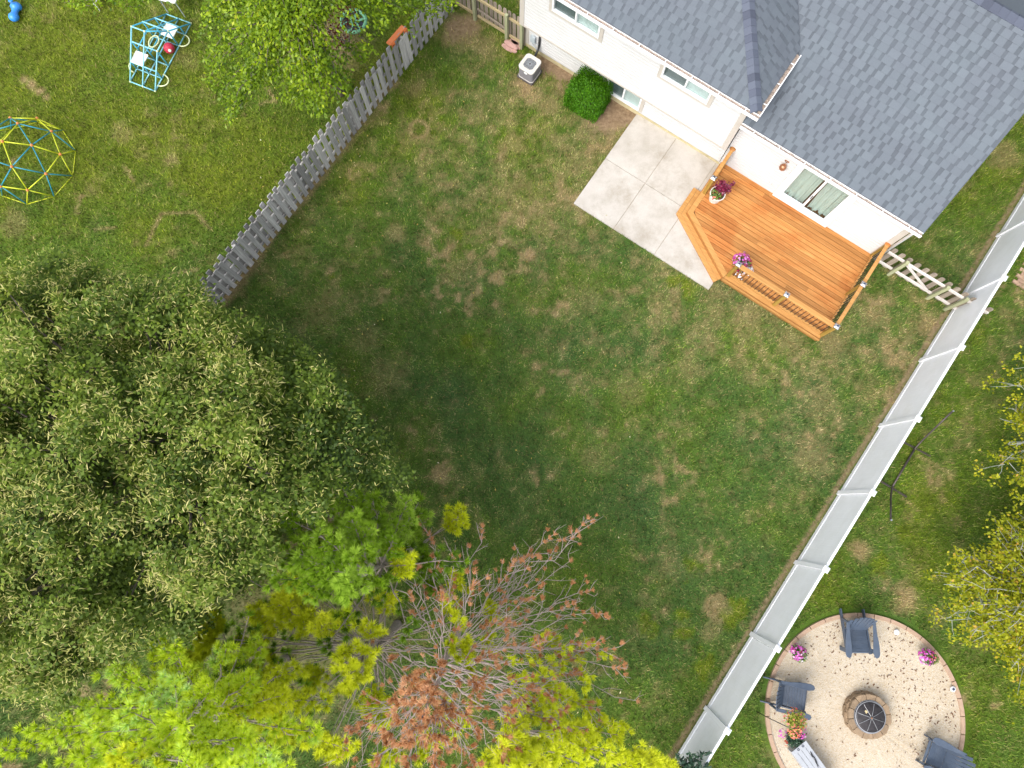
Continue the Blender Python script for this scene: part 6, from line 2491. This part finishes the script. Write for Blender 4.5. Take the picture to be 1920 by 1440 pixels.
for (x, y, z) in ((0, yy[0], .03), (0, yy[1], .03), (0, yy[2], .03), (AP, yy[0], 1.02), (AP, yy[1], 1.02), (S1, yy[2], .74), (S2, yy[2], .74), (LT, yy[2], .03), (S1, yy[0], .74), (S1, yy[1], .74)):
    MB().sphere((x, y, z), .032, 8, 5).build("connector", M['play_lime'], fr)

c = P(317, 90, .16)
t = thing("rubber_ball", "red rubber ball lying inside the pale blue climbing frame", "ball", (c.x, c.y, 0))
MB().sphere((0, 0, .16), .16, 18, 11).build("ball_shell", M['ball_red'], t, smooth=True)
MB().lathe([(.05, 0), (.045, .03), (0, .04)], (0, 0, 0), 10).build("valve", M['play_white'], t)
v_ = [ch for ch in t.children if ch.name.startswith("valve")][0]
v_.location = (.06, -.12, .22)
v_.rotation_euler = (.9, .4, 0)

# blue rocker toy
t = thing("rocker_toy", "blue plastic peanut shaped rocker on the grass at the top left", "toy", P(27, 22))
p0, p1 = P(25, 36, .14) - t.location, P(31, 8, .14) - t.location
mb = MB()
n = 14
ax = (p1 - p0)
prof = []
for i in range(n + 1):
    u = i / n
    r = .155 * math.sqrt(max(0, 1 - ((u - .22) / .24) ** 2)) if u < .3 else (.17 * math.sqrt(max(0, 1 - ((u - .76) / .26) ** 2)) if u > .68 else .125 - .03 * math.sin((u - .3) / .38 * math.pi))
    prof.append(max(r, .01))
mb.tube([p0 + ax * (-.1 + 1.2 * i / n) for i in range(n + 1)], prof, 14)
mb.v = [(x, y, max(.0, .02 + (z - .0) * .85)) for (x, y, z) in mb.v]
mb.build("body", M['toy_blue'], t, smooth=True)
MB().lathe([(.05, .22), (.075, .25), (.05, .27), (0, .26)], (p1 * .78), 14).build("seat_pad", M['toy_blue'], t, smooth=True)

# white folding table and grey lounge chair at the top edge
c = P(320, -24, .7)
t = thing("folding_table", "white plastic table at the top edge above the climbing frame", "table", (c.x, c.y, 0), math.radians(-14))
MB().prism(rrect(.62, 1.0, .06), .68, .72).build("tabletop", M['play_white'], t, bevel=.008)
for x in (-.25, .25):
    for y in (-.42, .42):
        MB().tube([(x * 1.1, y * 1.03, 0), (x, y, .68)], .014, 7).build("leg", M['elec'], t)
c = P(178, -14, .3)
t = thing("lounge_chair", "dark grey sling chair with a white frame at the top edge", "chair", (c.x, c.y, 0), math.radians(-38))
MB().box((0, 0, .34), (.50, .62, .02)).build("sling", M['chair_grey'], t)
for s in (-1, 1):
    MB().tube([(s * .27, -.38, .33), (s * .27, .4, .36)], .018, 8).build("side_rail", M['white_trim'], t)
    for y in (-.3, .3):
        MB().tube([(s * .27, y, 0), (s * .27, y, .34)], .016, 7).build("leg", M['white_trim'], t)

# green saucer swing under the pear tree
c = P(663, 40, .5)
t = thing("saucer_swing", "round green saucer swing under the light green tree", "swing", c)
MB().tube([(.37 * math.cos(a), .37 * math.sin(a), 0) for a in np.linspace(0, 2 * math.pi, 33)], .055, 9).build("rim", M['swing_green'], t, smooth=True)
MB().lathe([(0, -.06), (.2, -.05), (.36, -.02)], (0, 0, 0), 26).build("mesh_seat", M['swing_mesh'], t)
for k in range(3):
    a = k * math.pi / 3 + .25
    MB().bar((-.36 * math.cos(a), -.36 * math.sin(a), -.0), (.36 * math.cos(a), .36 * math.sin(a), -.0), .07, .012).build("strap", M['swing_green'], t)
for k in range(4):
    a = k * math.pi / 2 + .5
    MB().tube([(.37 * math.cos(a), .37 * math.sin(a), .04), (.02 * math.cos(a), .02 * math.sin(a), 2.2)], .008, 5).build("rope", M['black_metal'], t)

# orange bracket over the top of the picket fence
a_, b_ = P(728, 83, 1.42), P(757, 50, 1.36)
t = thing("orange_bracket", "orange plastic bracket hooked over the top of the picket fence", "bracket", (a_ + b_) / 2)
o0 = t.location
d = (b_ - a_).normalized()
sd = Vector((d.y, -d.x, 0)).normalized()
MB().bar(a_ - o0, b_ - o0, .16, .05).build("bar", M['orange'], t, bevel=.012)
for q in (a_ - o0 + d * .10, b_ - o0 - d * .05):
    MB().box(q + sd * .10 + Vector((0, 0, -.12)), (.13, .035, .26), rz=math.atan2(d.y, d.x)).build("hook_tab", M['orange'], t, bevel=.008)
